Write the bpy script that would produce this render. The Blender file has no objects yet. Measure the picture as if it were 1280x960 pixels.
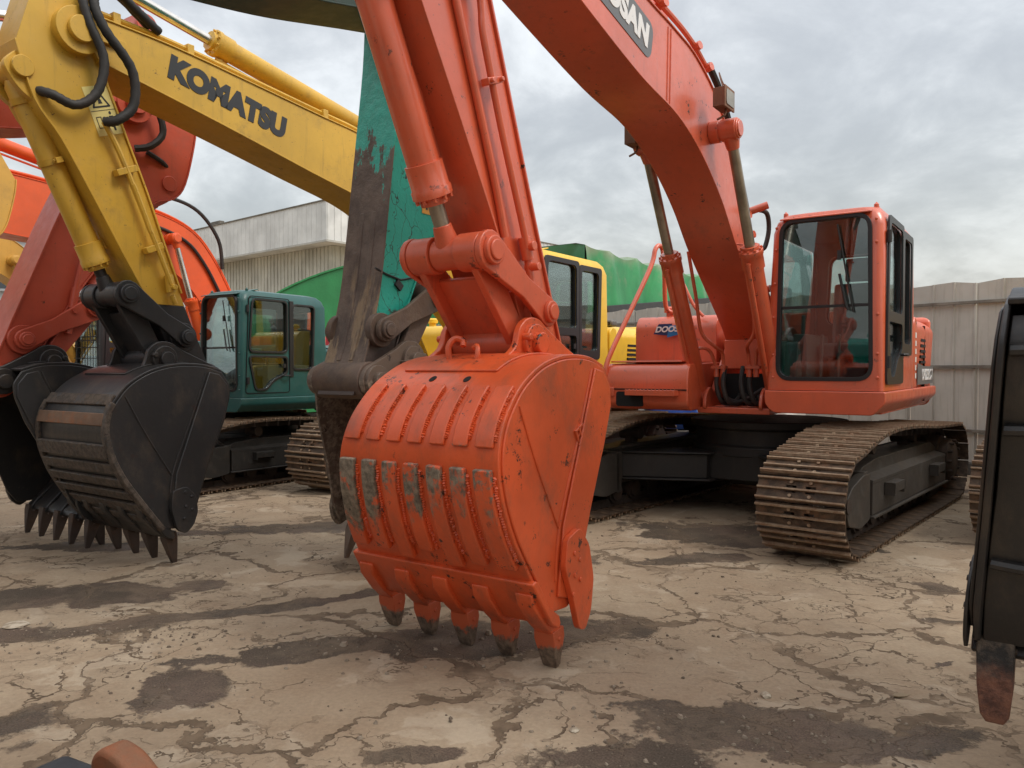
import bpy, bmesh, math, random
from mathutils import Vector, Matrix
from mathutils.geometry import tessellate_polygon
random.seed(7)
R = math.radians
S = bpy.context.scene
COL = S.collection

# ------------------------------------------------------------------ helpers
def tag(o, label=None, cat=None, group=None, kind=None):
    if label: o['label'] = label
    if cat: o['category'] = cat
    if group: o['group'] = group
    if kind: o['kind'] = kind
    return o

def empty(name, loc, rz=0.0, scale=1.0):
    o = bpy.data.objects.new(name, None)
    o.empty_display_size = .3
    o.location = loc; o.rotation_euler = (0, 0, rz); o.scale = (scale,)*3
    COL.objects.link(o)
    return o

def catmull(pts, n=6, closed=False):
    out = []
    N = len(pts)
    rng = range(N if closed else N-1)
    for i in rng:
        if closed:
            p0, p1, p2, p3 = pts[(i-1) % N], pts[i], pts[(i+1) % N], pts[(i+2) % N]
        else:
            p0 = pts[i-1] if i > 0 else pts[0]
            p1, p2 = pts[i], pts[i+1]
            p3 = pts[i+2] if i+2 < N else pts[-1]
        for k in range(n):
            t = k/n
            out.append(tuple(.5*((2*b)+(c-a)*t+(2*a-5*b+4*c-d)*t*t+(-a+3*b-3*c+d)*t**3)
                             for a, b, c, d in zip(p0, p1, p2, p3)))
    if not closed: out.append(tuple(pts[-1]))
    return out

def rrect(u0, u1, v0, v1, r, n=5):
    r = min(r, (u1-u0)/2-.001, (v1-v0)/2-.001)
    out = []
    for cx, cy, a in ((u1-r, v1-r, 0), (u0+r, v1-r, 90), (u0+r, v0+r, 180), (u1-r, v0+r, 270)):
        for k in range(n+1):
            t = R(a+90*k/n)
            out.append((cx+r*math.cos(t), cy+r*math.sin(t)))
    return out

def rpoly(pts, r=.05, n=4):
    """polygon with rounded corners"""
    out = []
    N = len(pts)
    for i in range(N):
        p = Vector(pts[i]); a = Vector(pts[i-1]); b = Vector(pts[(i+1) % N])
        rr = r[i] if isinstance(r, (list, tuple)) else r
        da = (a-p); db = (b-p)
        d = min(rr, da.length*.45, db.length*.45)
        if d < 1e-4:
            out.append(tuple(p)); continue
        s = p+da.normalized()*d; e = p+db.normalized()*d
        for k in range(n+1):
            t = k/n
            out.append(tuple((1-t)**2*s+2*t*(1-t)*p+t*t*e))
    return out

def circle2(cx, cy, r, n=20):
    return [(cx+r*math.cos(2*math.pi*k/n), cy+r*math.sin(2*math.pi*k/n)) for k in range(n)]

class MB:
    def __init__(s): s.bm = bmesh.new()
    def add(s, vs, fs):
        v = [s.bm.verts.new(p) for p in vs]
        for f in fs:
            try: s.bm.faces.new([v[i] for i in f])
            except ValueError: pass
        return v
    def box(s, x0, x1, y0, y1, z0, z1, M=None):
        vs = [Vector((x, y, z)) for x in (x0, x1) for y in (y0, y1) for z in (z0, z1)]
        if M is not None: vs = [M @ v for v in vs]
        s.add(vs, [(0, 1, 3, 2), (4, 6, 7, 5), (0, 4, 5, 1), (2, 3, 7, 6), (0, 2, 6, 4), (1, 5, 7, 3)])
        return s
    def obox(s, c, sx, sy, sz, ax, ay):
        """box centred at c, local x axis along ax, y along ay"""
        ax = Vector(ax).normalized(); ay = Vector(ay); ay = (ay-ax*ay.dot(ax)).normalized(); az = ax.cross(ay)
        M = Matrix.Translation(Vector(c)) @ Matrix((ax, ay, az)).transposed().to_4x4()
        return s.box(-sx/2, sx/2, -sy/2, sy/2, -sz/2, sz/2, M)
    def prism(s, pts, w0, w1, holes=(), ax='xz', w1pts=None):
        """polygon (u,v) extruded along the third axis"""
        mp = {'xz': lambda u, v, w: (u, w, v), 'yz': lambda u, v, w: (w, u, v), 'xy': lambda u, v, w: (u, v, w)}[ax]
        loops = [list(pts)]+[list(h) for h in holes]
        flat = [p for l in loops for p in l]
        top = flat if w1pts is None else w1pts
        n = len(flat)
        vs = [mp(p[0], p[1], w0) for p in flat]+[mp(p[0], p[1], w1) for p in top]
        tris = tessellate_polygon([[Vector((p[0], p[1], 0)) for p in l] for l in loops])
        fs = [tuple(t) for t in tris]+[tuple(i+n for i in reversed(t)) for t in tris]
        o = 0
        for l in loops:
            m = len(l)
            for i in range(m):
                a, b = o+i, o+(i+1) % m
                fs.append((a, b, b+n, a+n))
            o += m
        s.add(vs, fs)
        return s
    def cyl(s, p0, p1, r0, r1=None, n=20, cap=True):
        r1 = r0 if r1 is None else r1
        p0 = Vector(p0); p1 = Vector(p1); d = (p1-p0).normalized()
        u = d.orthogonal().normalized(); w = d.cross(u)
        vs = []
        for p, r in ((p0, r0), (p1, r1)):
            for k in range(n):
                a = 2*math.pi*k/n
                vs.append(p+u*(r*math.cos(a))+w*(r*math.sin(a)))
        fs = [(k, (k+1) % n, (k+1) % n+n, k+n) for k in range(n)]
        if cap: fs += [tuple(reversed(range(n))), tuple(range(n, 2*n))]
        s.add(vs, fs)
        return s
    def lathe(s, p0, p1, prof, n=24):
        """prof: list of (t along axis in metres, radius)"""
        p0 = Vector(p0); d = (Vector(p1)-p0).normalized()
        u = d.orthogonal().normalized(); w = d.cross(u)
        vs = []; m = len(prof)
        for t, r in prof:
            for k in range(n):
                a = 2*math.pi*k/n
                vs.append(p0+d*t+u*(r*math.cos(a))+w*(r*math.sin(a)))
        fs = []
        for j in range(m-1):
            for k in range(n):
                fs.append((j*n+k, j*n+(k+1) % n, (j+1)*n+(k+1) % n, (j+1)*n+k))
        fs += [tuple(reversed(range(n))), tuple(range((m-1)*n, m*n))]
        s.add(vs, fs)
        return s
    def tube(s, path, r, n=10, smooth=5, ribs=0.0):
        P = [Vector(p) for p in (catmull(path, smooth) if smooth else path)]
        m = len(P)
        vs = []; u = None
        for i, p in enumerate(P):
            d = (P[min(i+1, m-1)]-P[max(i-1, 0)]).normalized()
            if u is None: u = d.orthogonal().normalized()
            else:
                u = (u-d*u.dot(d))
                u = u.normalized() if u.length > 1e-5 else d.orthogonal().normalized()
            w = d.cross(u)
            rr = r*(1+(ribs if i % 2 else -ribs))
            for k in range(n):
                a = 2*math.pi*k/n
                vs.append(p+u*(rr*math.cos(a))+w*(rr*math.sin(a)))
        fs = []
        for j in range(m-1):
            for k in range(n):
                fs.append((j*n+k, j*n+(k+1) % n, (j+1)*n+(k+1) % n, (j+1)*n+k))
        fs += [tuple(reversed(range(n))), tuple(range((m-1)*n, m*n))]
        s.add(vs, fs)
        return s
    def strip(s, line, t, y0, y1, side=1):
        """plate of thickness t following a polyline in xz, spanning y0..y1; side = which side the thickness goes"""
        L = [Vector((p[0], p[1])) for p in line]
        off = []
        for i, p in enumerate(L):
            d = (L[min(i+1, len(L)-1)]-L[max(i-1, 0)]).normalized()
            off.append(p+Vector((-d.y, d.x))*t*side)
        m = len(L)
        vs = []
        for a, b in zip(L, off):
            vs += [(a.x, y0, a.y), (a.x, y1, a.y), (b.x, y0, b.y), (b.x, y1, b.y)]
        fs = []
        for i in range(m-1):
            o = 4*i; q = o+4
            fs += [(o, o+1, q+1, q), (o+2, q+2, q+3, o+3), (o, q, q+2, o+2), (o+1, o+3, q+3, q+1)]
        fs += [(0, 2, 3, 1), (4*m-4, 4*m-3, 4*m-1, 4*m-2)]
        s.add(vs, fs)
        return s
    def xf(s, M):
        bmesh.ops.transform(s.bm, matrix=M, verts=s.bm.verts)
        return s
    def mesh(s, name, smooth=38, dissolve=True):
        bm = s.bm
        bmesh.ops.remove_doubles(bm, verts=bm.verts, dist=.0001)
        bmesh.ops.recalc_face_normals(bm, faces=bm.faces)
        if dissolve:
            bmesh.ops.dissolve_limit(bm, angle_limit=R(.6), verts=bm.verts, edges=bm.edges)
        for f in bm.faces: f.smooth = True
        lim = R(smooth)
        for e in bm.edges:
            e.smooth = (len(e.link_faces) == 2 and e.calc_face_angle(0) < lim)
        me = bpy.data.meshes.new(name)
        bm.to_mesh(me); bm.free()
        return me
    def build(s, name, mat, parent=None, bevel=0, smooth=38, seg=2, M=None, dissolve=True):
        me = s.mesh(name, smooth, dissolve)
        for m in (mat if isinstance(mat, (list, tuple)) else [mat]): me.materials.append(m)
        return link(name, me, parent, bevel, seg, M)

def link(name, me, parent=None, bevel=0, seg=2, M=None):
    o = bpy.data.objects.new(name, me)
    COL.objects.link(o)
    if parent: o.parent = parent
    if M is not None: o.matrix_local = M
    if bevel:
        b = o.modifiers.new('bevel', 'BEVEL'); b.width = bevel; b.segments = seg
        b.limit_method = 'ANGLE'; b.angle_limit = R(42); b.harden_normals = False
        b.use_clamp_overlap = True
    return o

def baked_bool(o, cutters, union=()):
    """apply boolean differences, then remove the cutting meshes"""
    for c in cutters:
        m = o.modifiers.new('cut', 'BOOLEAN'); m.object = c; m.operation = 'DIFFERENCE'; m.solver = 'EXACT'; m.material_mode = 'TRANSFER'
    dg = bpy.context.evaluated_depsgraph_get(); dg.update()
    me = bpy.data.meshes.new_from_object(o.evaluated_get(dg))
    o.modifiers.clear(); o.data = me
    for c in cutters: bpy.data.objects.remove(c, do_unlink=True)
    bm = bmesh.new(); bm.from_mesh(me)
    for f in bm.faces: f.smooth = True
    for e in bm.edges: e.smooth = (len(e.link_faces) == 2 and e.calc_face_angle(0) < R(32))
    bm.to_mesh(me); bm.free()

def text_mesh(txt, size, bold=.0, shear=0.0, extrude=.002, spacing=1.0):
    cu = bpy.data.curves.new('lettering', 'FONT')
    cu.body = txt; cu.size = size; cu.offset = bold; cu.extrude = extrude; cu.shear = shear
    cu.space_character = spacing; cu.align_x = 'CENTER'; cu.align_y = 'CENTER'
    o = bpy.data.objects.new('lettering', cu); COL.objects.link(o)
    dg = bpy.context.evaluated_depsgraph_get(); dg.update()
    me = bpy.data.meshes.new_from_object(o.evaluated_get(dg))
    bpy.data.objects.remove(o, do_unlink=True)
    return me

def lettering(name, txt, size, mat, parent, origin, ux, uy, bold=.0, shear=0., extrude=.002, spacing=1.0, sx=1.0):
    """letters lying in the plane through origin, reading along ux, up along uy (parent's space)"""
    me = text_mesh(txt, size, bold, shear, extrude, spacing)
    me.materials.clear(); me.materials.append(mat)
    ux = Vector(ux).normalized(); uy = Vector(uy); uy = (uy-ux*uy.dot(ux)).normalized(); uz = ux.cross(uy)
    M = Matrix.Translation(Vector(origin)) @ Matrix((ux, uy, uz)).transposed().to_4x4()
    me.transform(M @ Matrix.Diagonal((sx, 1, 1, 1)))
    return link(name, me, parent)

# ------------------------------------------------------------------ materials
class NT:
    def __init__(s, name):
        s.m = bpy.data.materials.new(name); s.m.use_nodes = True
        s.t = s.m.node_tree; s.t.nodes.clear()
        s.out = s.n('ShaderNodeOutputMaterial'); s.b = s.n('ShaderNodeBsdfPrincipled')
        s.l(s.b.outputs[0], s.out.inputs[0])
        s.tc = s.n('ShaderNodeTexCoord')
    def n(s, t, **k):
        x = s.t.nodes.new(t)
        for a, b in k.items(): setattr(x, a, b)
        return x
    def l(s, a, b): s.t.links.new(a, b)
    def put(s, inp, v):
        if isinstance(v, (int, float, tuple, list)): inp.default_value = v
        else: s.l(v, inp)
    def noise(s, scale, detail=4, rough=.55, vec=None, dist=0.0, out=0, w=None):
        x = s.n('ShaderNodeTexNoise'); x.inputs['Scale'].default_value = scale
        x.inputs['Detail'].default_value = detail; x.inputs['Roughness'].default_value = rough
        x.inputs['Distortion'].default_value = dist
        s.l(vec if vec is not None else s.tc.outputs['Object'], x.inputs['Vector'])
        return x.outputs[out]
    def vor(s, scale, feature='F1', vec=None, out=0, rand=1.0):
        x = s.n('ShaderNodeTexVoronoi', feature=feature); x.inputs['Scale'].default_value = scale
        x.inputs['Randomness'].default_value = rand
        s.l(vec if vec is not None else s.tc.outputs['Object'], x.inputs['Vector'])
        return x.outputs[out]
    def math(s, op, a, b=0.0, c=0.0, clamp=False):
        x = s.n('ShaderNodeMath', operation=op); x.use_clamp = clamp
        s.put(x.inputs[0], a); s.put(x.inputs[1], b); s.put(x.inputs[2], c)
        return x.outputs[0]
    def ramp(s, fac, a, b, va=0.0, vb=1.0, smooth=True):
        x = s.n('ShaderNodeMapRange'); x.interpolation_type = 'SMOOTHSTEP' if smooth else 'LINEAR'
        s.put(x.inputs['Value'], fac)
        x.inputs['From Min'].default_value = a; x.inputs['From Max'].default_value = b
        x.inputs['To Min'].default_value = va; x.inputs['To Max'].default_value = vb
        return x.outputs[0]
    def mix(s, fac, a, b, mode='MIX'):
        x = s.n('ShaderNodeMix', data_type='RGBA', blend_type=mode)
        s.put(x.inputs[0], fac)
        for i, v in ((6, a), (7, b)):
            if isinstance(v, (tuple, list)): v = tuple(v)+((1,) if len(v) == 3 else ())
            s.put(x.inputs[i], v)
        return x.outputs[2]
    def map(s, scale=(1, 1, 1), loc=(0, 0, 0), rot=(0, 0, 0), vec=None):
        x = s.n('ShaderNodeMapping'); x.inputs['Scale'].default_value = scale
        x.inputs['Location'].default_value = loc; x.inputs['Rotation'].default_value = rot
        s.l(vec if vec is not None else s.tc.outputs['Object'], x.inputs['Vector'])
        return x.outputs[0]
    def vmath(s, op, a, b):
        x = s.n('ShaderNodeVectorMath', operation=op)
        s.put(x.inputs[0], a); s.put(x.inputs[1], b)
        return x.outputs[0]
    def sep(s, vec=None):
        x = s.n('ShaderNodeSeparateXYZ'); s.l(vec if vec is not None else s.tc.outputs['Object'], x.inputs[0])
        return x.outputs
    def bump(s, h, strength=.3, dist=.01, prev=None):
        x = s.n('ShaderNodeBump'); x.inputs['Strength'].default_value = strength; x.inputs['Distance'].default_value = dist
        s.l(h, x.inputs['Height'])
        if prev is not None: s.l(prev, x.inputs['Normal'])
        return x.outputs[0]
    def fin(s, col=None, rough=None, bump=None, metal=None, spec=None, coat=None):
        if col is not None:
            s.put(s.b.inputs['Base Color'], tuple(col)+(1,) if isinstance(col, tuple) and len(col) == 3 else col)
        if rough is not None: s.put(s.b.inputs['Roughness'], rough)
        if metal is not None: s.put(s.b.inputs['Metallic'], metal)
        if spec is not None: s.put(s.b.inputs['Specular IOR Level'], spec)
        if coat is not None: s.put(s.b.inputs['Coat Weight'], coat)
        if bump is not None: s.l(bump, s.b.inputs['Normal'])
        return s.m

DIRT = (.10, .072, .048)
def paint(name, col, rough=.38, dirt=.35, chips=.0, chipcol=(.035, .022, .016), scratch=0.0, coat=.15):
    t = NT(name)
    n1 = t.noise(1.3, 5, .6); n2 = t.noise(9, 6, .65); n3 = t.noise(70, 3, .5)
    c = t.mix(t.ramp(n1, .3, .7), tuple(x*.86 for x in col), tuple(min(1, x*1.08) for x in col))
    fade = tuple(x*.8+.05 for x in col)
    c = t.mix(t.ramp(n2, .5, .8, 0, .35), c, fade)
    d = t.math('MULTIPLY', t.ramp(t.noise(3.1, 8, .72), .5, .78), t.ramp(n2, .35, .6))
    c = t.mix(t.math('MULTIPLY', d, dirt), c, DIRT)
    # rain streaks running down upright faces
    stv = t.noise(5, 7, .7, vec=t.map(scale=(3.2, 3.2, .28)))
    c = t.mix(t.math('MULTIPLY', t.ramp(stv, .54, .74), min(.6, dirt*1.3)), c, tuple(x*.5+y*.35 for x, y in zip(col, DIRT)))
    # fine specks of mud
    sp = t.ramp(t.noise(48, 2, .5), .70, .76)
    c = t.mix(t.math('MULTIPLY', sp, min(1, dirt*1.2)), c, tuple(x*.7 for x in DIRT))
    r = t.math('ADD', rough, t.math('MULTIPLY', t.ramp(n2, .3, .8), .22))
    h = t.math('ADD', t.math('MULTIPLY', n1, 1.6), t.math('MULTIPLY', n3, .06))
    if chips > 0:
        k = t.math('MULTIPLY', t.ramp(t.noise(11, 9, .74), .665-chips*.12, .69-chips*.12), t.ramp(t.noise(2.0, 3, .5), .45, .6))
        c = t.mix(k, c, chipcol)
        r = t.math('MAXIMUM', r, t.math('MULTIPLY', k, .75))
    if scratch > 0:
        v = t.map(scale=(6, 6, 1.6), rot=(.5, .4, .3))
        v = t.vmath('ADD', v, t.vmath('MULTIPLY', t.noise(2.5, 4, .6, out=1), (1.2, 1.2, 1.2)))
        e = t.vor(2.2, 'DISTANCE_TO_EDGE', vec=v)
        k = t.math('MULTIPLY', t.ramp(e, .012, .03, 1, 0), t.ramp(t.noise(1.7, 3), .42, .58))
        c = t.mix(t.math('MULTIPLY', k, scratch), c, (.02, .018, .015))
    t.b.inputs['Coat Roughness'].default_value = .22; t.b.inputs['Coat IOR'].default_value = 1.75 if coat > .5 else 1.5
    return t.fin(c, r, t.bump(h, .35, .012), coat=coat)

def steel(name, col, rough=.55, metal=.3, rust=.3, rustcol=(.16, .06, .025), bump=.35, mud=.0):
    t = NT(name)
    n1 = t.noise(2.2, 6, .65); n2 = t.noise(18, 6, .7)
    c = t.mix(t.ramp(n1, .3, .7), tuple(x*.7 for x in col), tuple(x*1.35 for x in col))
    k = t.math('MULTIPLY', t.ramp(t.noise(4.3, 8, .7), .5, .66), rust)
    c = t.mix(k, c, rustcol)
    if mud: c = t.mix(t.math('MULTIPLY', t.ramp(t.noise(6, 8, .7), .44, .62), mud), c, (.19, .13, .08))
    r = t.math('ADD', rough, t.math('MULTIPLY', n2, .2))
    return t.fin(c, r, t.bump(t.math('ADD', n2, n1), bump, .006), metal=metal)

M = {}
M['orange'] = paint('orange_red_paint', (.64, .105, .038), .40, .38, .5, coat=.55)
M['orange_bucket'] = None
M['orange_dull'] = paint('dull_orange_red_paint', (.50, .075, .035), .45, .35, .3)
M['orange_bright'] = paint('bright_orange_paint', (.72, .095, .014), .34, .15, .1)
M['yellow'] = paint('yellow_paint', (.64, .375, .038), .42, .45, .25, chipcol=(.12, .06, .02))
M['yellow_clean'] = paint('clean_yellow_paint', (.80, .50, .03), .32, .15, .0)
M['golden'] = paint('golden_yellow_paint', (.58, .32, .05), .42, .35, .1)
M['teal'] = paint('teal_paint', (.016, .090, .084), .36, .25, .1)
M['turquoise'] = paint('turquoise_paint', (.012, .27, .20), .45, .5, .5, scratch=.85)
M['turquoise_shaded'] = paint('turquoise_boom_paint_in_shade', (.022, .055, .040), .55, .5, .2)  # turquoise boom darkened all over: the shade on its underside is in the colour
M['black'] = paint('black_paint', (.020, .020, .022), .42, .5, .2, chipcol=(.09, .075, .06))
M['black_under'] = paint('black_chassis_paint', (.020, .018, .016), .55, .5, .0)
M['frame_grey'] = paint('brown_grey_dusty_frame_paint', (.040, .033, .026), .6, .8, .0)
def shoe_mat():
    t = NT('worn_track_shoe_steel')
    z = t.sep()[2]
    lo_ = t.mix(t.ramp(t.noise(9, 6, .7), .38, .62), (.055, .035, .022), (.13, .085, .052))
    hi_ = t.mix(t.ramp(t.noise(14, 6, .7), .38, .62), (.24, .155, .095), (.34, .25, .165))
    c = t.mix(t.ramp(t.math('ADD', z, t.math('MULTIPLY', t.noise(12, 5, .7), .02)), .024, .040), lo_, hi_)
    c = t.mix(t.math('MULTIPLY', t.ramp(t.noise(5, 7, .7), .5, .64), .6), c, (.20, .10, .05))
    return t.fin(c, .65, t.bump(t.noise(40, 5, .7), .5, .006), metal=.15)
M['shoe'] = shoe_mat()
M['chain'] = steel('dark_track_chain_steel', (.05, .036, .028), .7, .2, .5, (.09, .05, .03), .5)
M['chrome'] = steel('chrome_rod', (.62, .60, .57), .16, 1.0, .0, bump=.02)
M['rod_dull'] = steel('dull_rod_steel', (.33, .30, .25), .3, .9, .25, (.12, .08, .05), .08)
M['tooth'] = steel('worn_tooth_steel', (.16, .12, .09), .6, .25, .8, (.22, .11, .06), .6)
M['tooth_dark'] = steel('dark_worn_tooth_steel', (.07, .05, .04), .6, .25, .6, (.11, .06, .035), .6)
M['brown_steel'] = steel('brown_muddy_steel', (.105, .075, .058), .6, .15, .6, (.12, .07, .045), 1.0, mud=.3)
def painted_tooth():
    t = NT('orange_tooth_worn_to_brown_tip')
    z = t.math('ADD', t.sep()[2], t.math('MULTIPLY', t.math('SUBTRACT', t.noise(16, 6, .72), .5), .16))
    br = t.mix(t.ramp(t.noise(22, 6, .7), .35, .65), (.075, .052, .038), (.21, .15, .105))
    c = t.mix(t.ramp(z, .095, .125), br, (.50, .095, .035))
    return t.fin(c, .55, t.bump(t.noise(30, 6, .7), .6, .006), metal=.1)
M['tooth_painted'] = painted_tooth()
M['orange_worn'] = paint('chipped_orange_paint', (.60, .10, .038), .42, .5, .75, coat=.3)
M['rust_bar'] = steel('rust_streaked_wear_bar', (.20, .12, .075), .65, .2, .8, (.30, .11, .04), .5)
def rust_tooth():
    t = NT('black_tooth_worn_to_rusty_point')
    z = t.math('ADD', t.sep()[2], t.math('MULTIPLY', t.math('SUBTRACT', t.noise(11, 7, .74), .5), .22))
    lo_ = t.mix(t.ramp(t.noise(17, 7, .72), .36, .64), (.085, .036, .026), (.24, .105, .065))
    hi_ = t.mix(t.ramp(t.noise(13, 7, .72), .42, .62), (.026, .024, .023), (.13, .10, .075))
    return t.fin(t.mix(t.ramp(z, .36, .43), lo_, hi_), .6, t.bump(t.math('ADD', t.noise(26, 7, .75), t.noise(7, 4)), 1.0, .012), metal=.1)
M['rust_tooth'] = rust_tooth()
M['grey_steel'] = steel('bare_grey_steel', (.22, .21, .19), .5, .5, .4, bump=.4)
M['rubber'] = NT('black_rubber').fin((.018, .018, .018), .5)
M['hose'] = steel('black_braided_hose', (.022, .020, .018), .55, .0, .1, bump=.6)
M['seal'] = NT('window_seal_rubber').fin((.012, .012, .013), .4)
M['trim'] = NT('black_cab_trim').fin((.02, .02, .021), .45)
M['inside'] = NT('dark_cab_lining').fin((.13, .13, .125), .7)
M['seat'] = NT('grey_seat_cloth').fin((.16, .16, .165), .85)
M['white'] = NT('white_lettering').fin((.75, .75, .74), .5)
M['badge'] = NT('grey_badge').fin((.13, .135, .14), .45)
M['ink'] = NT('black_lettering').fin((.025, .025, .027), .45)
M['blue'] = NT('blue_sticker').fin((.02, .17, .42), .4)
M['navy'] = NT('navy_sticker').fin((.02, .035, .12), .4)
M['green_st'] = NT('green_sticker').fin((.05, .32, .10), .4)
M['sticker'] = NT('pale_yellow_sticker').fin((.72, .60, .22), .45)
M['sticker_or'] = NT('amber_sticker').fin((.70, .36, .06), .45)
M['hole'] = NT('dark_opening').fin((.006, .006, .006), .9)

def glass(name, tint, refl=.12, rough=.01):
    m = bpy.data.materials.new(name); m.use_nodes = True
    t = m.node_tree; t.nodes.clear()
    o = t.nodes.new('ShaderNodeOutputMaterial'); mx = t.nodes.new('ShaderNodeMixShader')
    tr = t.nodes.new('ShaderNodeBsdfTransparent'); gl = t.nodes.new('ShaderNodeBsdfGlossy')
    tr.inputs[0].default_value = (*tint, 1); gl.inputs['Roughness'].default_value = rough
    gl.inputs[0].default_value = (.95, .98, 1, 1)
    fr = t.nodes.new('ShaderNodeLayerWeight'); fr.inputs[0].default_value = .25
    ma = t.nodes.new('ShaderNodeMath'); ma.operation = 'MULTIPLY_ADD'
    ma.inputs[1].default_value = .65; ma.inputs[2].default_value = refl; ma.use_clamp = True
    t.links.new(fr.outputs['Fresnel'], ma.inputs[0]); t.links.new(ma.outputs[0], mx.inputs[0])
    t.links.new(tr.outputs[0], mx.inputs[1]); t.links.new(gl.outputs[0], mx.inputs[2])
    t.links.new(mx.outputs[0], o.inputs[0])
    return m
M['glass'] = glass('cab_window_glass', (.82, .9, .88), .05)
M['glass_dark'] = glass('tinted_windshield_glass', (.74, .81, .80), .07)

def bucket_paint(name, col, worn, zlo, zhi, amount, rough=.4, vary=0.0):
    """paint rubbed down to dull metal and dried mud in a band across the heel of the bucket"""
    t = NT(name)
    n1 = t.noise(1.8, 5, .6); n2 = t.noise(11, 6, .65)
    c = t.mix(t.ramp(n1, .3, .7), tuple(x*.82 for x in col), tuple(x*1.1 for x in col))
    d = t.math('MULTIPLY', t.ramp(t.noise(5, 8, .7, vec=t.map(scale=(1, 1.3, .6))), .46, .72), .42)
    c = t.mix(d, c, DIRT)
    z = t.sep()[2]; zz = t.math('ADD', z, t.math('MULTIPLY', t.math('SUBTRACT', t.noise(4.5, 5, .65), .5), .42))
    if vary:
        oi = t.n('ShaderNodeObjectInfo'); rnd_ = t.math('SUBTRACT', oi.outputs['Random'], .5)
        zl = t.math('ADD', zz, t.math('MULTIPLY', rnd_, vary))
        zl = t.math('ADD', zl, t.math('MULTIPLY', t.math('SUBTRACT', t.noise(13, 6, .75, vec=t.map(scale=(1, 1.6, .5))), .5), .8))
        band = t.math('MULTIPLY', t.ramp(zl, zlo, zlo+.16), t.ramp(zz, zhi-.04, zhi, 1, 0))
        k = t.math('MULTIPLY', band, t.ramp(t.math('ADD', t.noise(9, 7, .7), t.math('MULTIPLY', rnd_, .22)), .40, .50))
    else:
        band = t.math('MULTIPLY', t.ramp(zz, zlo, zlo+.05), t.ramp(zz, zhi-.04, zhi, 1, 0))
        k = t.math('MULTIPLY', band, t.ramp(t.noise(9, 7, .7), .5-amount*.25, .53-amount*.25))
    wc = t.mix(t.ramp(t.noise(26, 5, .7), .35, .65), tuple(x*.45 for x in worn), tuple(x*1.15 for x in worn))
    c = t.mix(k, c, wc)
    ch = t.math('MULTIPLY', t.ramp(t.noise(13, 8, .75), .585, .61), t.ramp(t.noise(3.3, 3, .5), .48, .58))
    c = t.mix(ch, c, (.03, .018, .014))
    r = t.math('ADD', rough, t.math('MULTIPLY', k, .35))
    h = t.math('ADD', t.math('MULTIPLY', n2, .7), t.math('MULTIPLY', t.noise(38, 4, .6), .25))
    return t.fin(c, r, t.bump(h, .45, .008), coat=.1)
M['orange_bucket'] = bucket_paint('orange_bucket_paint', (.68, .100, .026), (.23, .19, .15), .80, 1.16, -1.2)
M['orange_strip'] = bucket_paint('worn_orange_strip_paint', (.68, .100, .026), (.24, .19, .135), .80, 1.13, .75, vary=.55)
M['black_bucket'] = bucket_paint('black_bucket_paint', (.021, .020, .020), (.085, .07, .058), .1, .5, -.4, .45)
M['black_strip'] = bucket_paint('worn_black_strip_paint', (.030, .027, .025), (.095, .072, .054), .15, 1.7, .35, .5)
M['brown_bucket'] = bucket_paint('brown_bucket_steel', (.12, .085, .062), (.24, .19, .14), .0, 1.5, .2, .6)

# turquoise arm with its underside scraped to brown metal towards the bucket
def scraped():
    t = NT('turquoise_paint_scraped_to_brown')
    z = t.sep()[2]
    v = t.map(scale=(1, 1, .35))
    zz = t.math('ADD', z, t.math('MULTIPLY', t.math('SUBTRACT', t.noise(7, 8, .7, vec=v), .5), 1.9))
    k = t.ramp(zz, 3.0, 3.06)
    n2 = t.noise(14, 6, .7)
    br = t.mix(t.ramp(t.noise(4, 6, .65), .35, .65), (.075, .052, .040), (.15, .11, .085))
    mud = t.math('MULTIPLY', t.ramp(t.noise(3.5, 7, .7, vec=t.map(scale=(1, 3, .6))), .47, .58), t.ramp(z, 2.3, 2.05))
    br = t.mix(t.math('MULTIPLY', mud, .8), br, (.27, .19, .11))
    tq = t.mix(t.ramp(n2, .3, .7), (.015, .33, .25), (.025, .43, .33))
    c = t.mix(k, br, tq)
    return t.fin(c, t.math('SUBTRACT', .62, t.math('MULTIPLY', k, .2)), t.bump(t.math('ADD', n2, t.noise(5, 6)), .8, .012))
M['scraped'] = scraped()

def turq_side():
    t = NT('chipped_turquoise_side_paint')
    z = t.sep()[2]; x = t.sep()[0]
    n2 = t.noise(12, 7, .72)
    tq = t.mix(t.ramp(t.noise(2, 4), .3, .7), (.015, .36, .27), (.025, .45, .34))
    v = t.vmath('ADD', t.map(scale=(5, 5, 2.2), rot=(.5, .4, .3)), t.vmath('MULTIPLY', t.noise(2.5, 4, .6, out=1), (1.4, 1.4, 1.4)))
    e = t.vor(1.7, 'DISTANCE_TO_EDGE', vec=v)
    k = t.math('MULTIPLY', t.ramp(e, .008, .022, 1, 0), t.ramp(t.noise(1.9, 3), .40, .55))
    k = t.math('MAXIMUM', k, t.math('MULTIPLY', t.ramp(t.noise(30, 5, .7), .63, .66), .9))
    zz = t.math('ADD', z, t.math('MULTIPLY', t.math('SUBTRACT', n2, .5), .8))
    low = t.ramp(zz, 1.80, 1.9, 1, 0)
    c = t.mix(k, tq, (.02, .022, .018))
    c = t.mix(low, c, (.065, .046, .038))
    return t.fin(c, .5, t.bump(t.math('ADD', n2, t.noise(40, 3)), .4, .006))
M['turq_side'] = turq_side()

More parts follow.
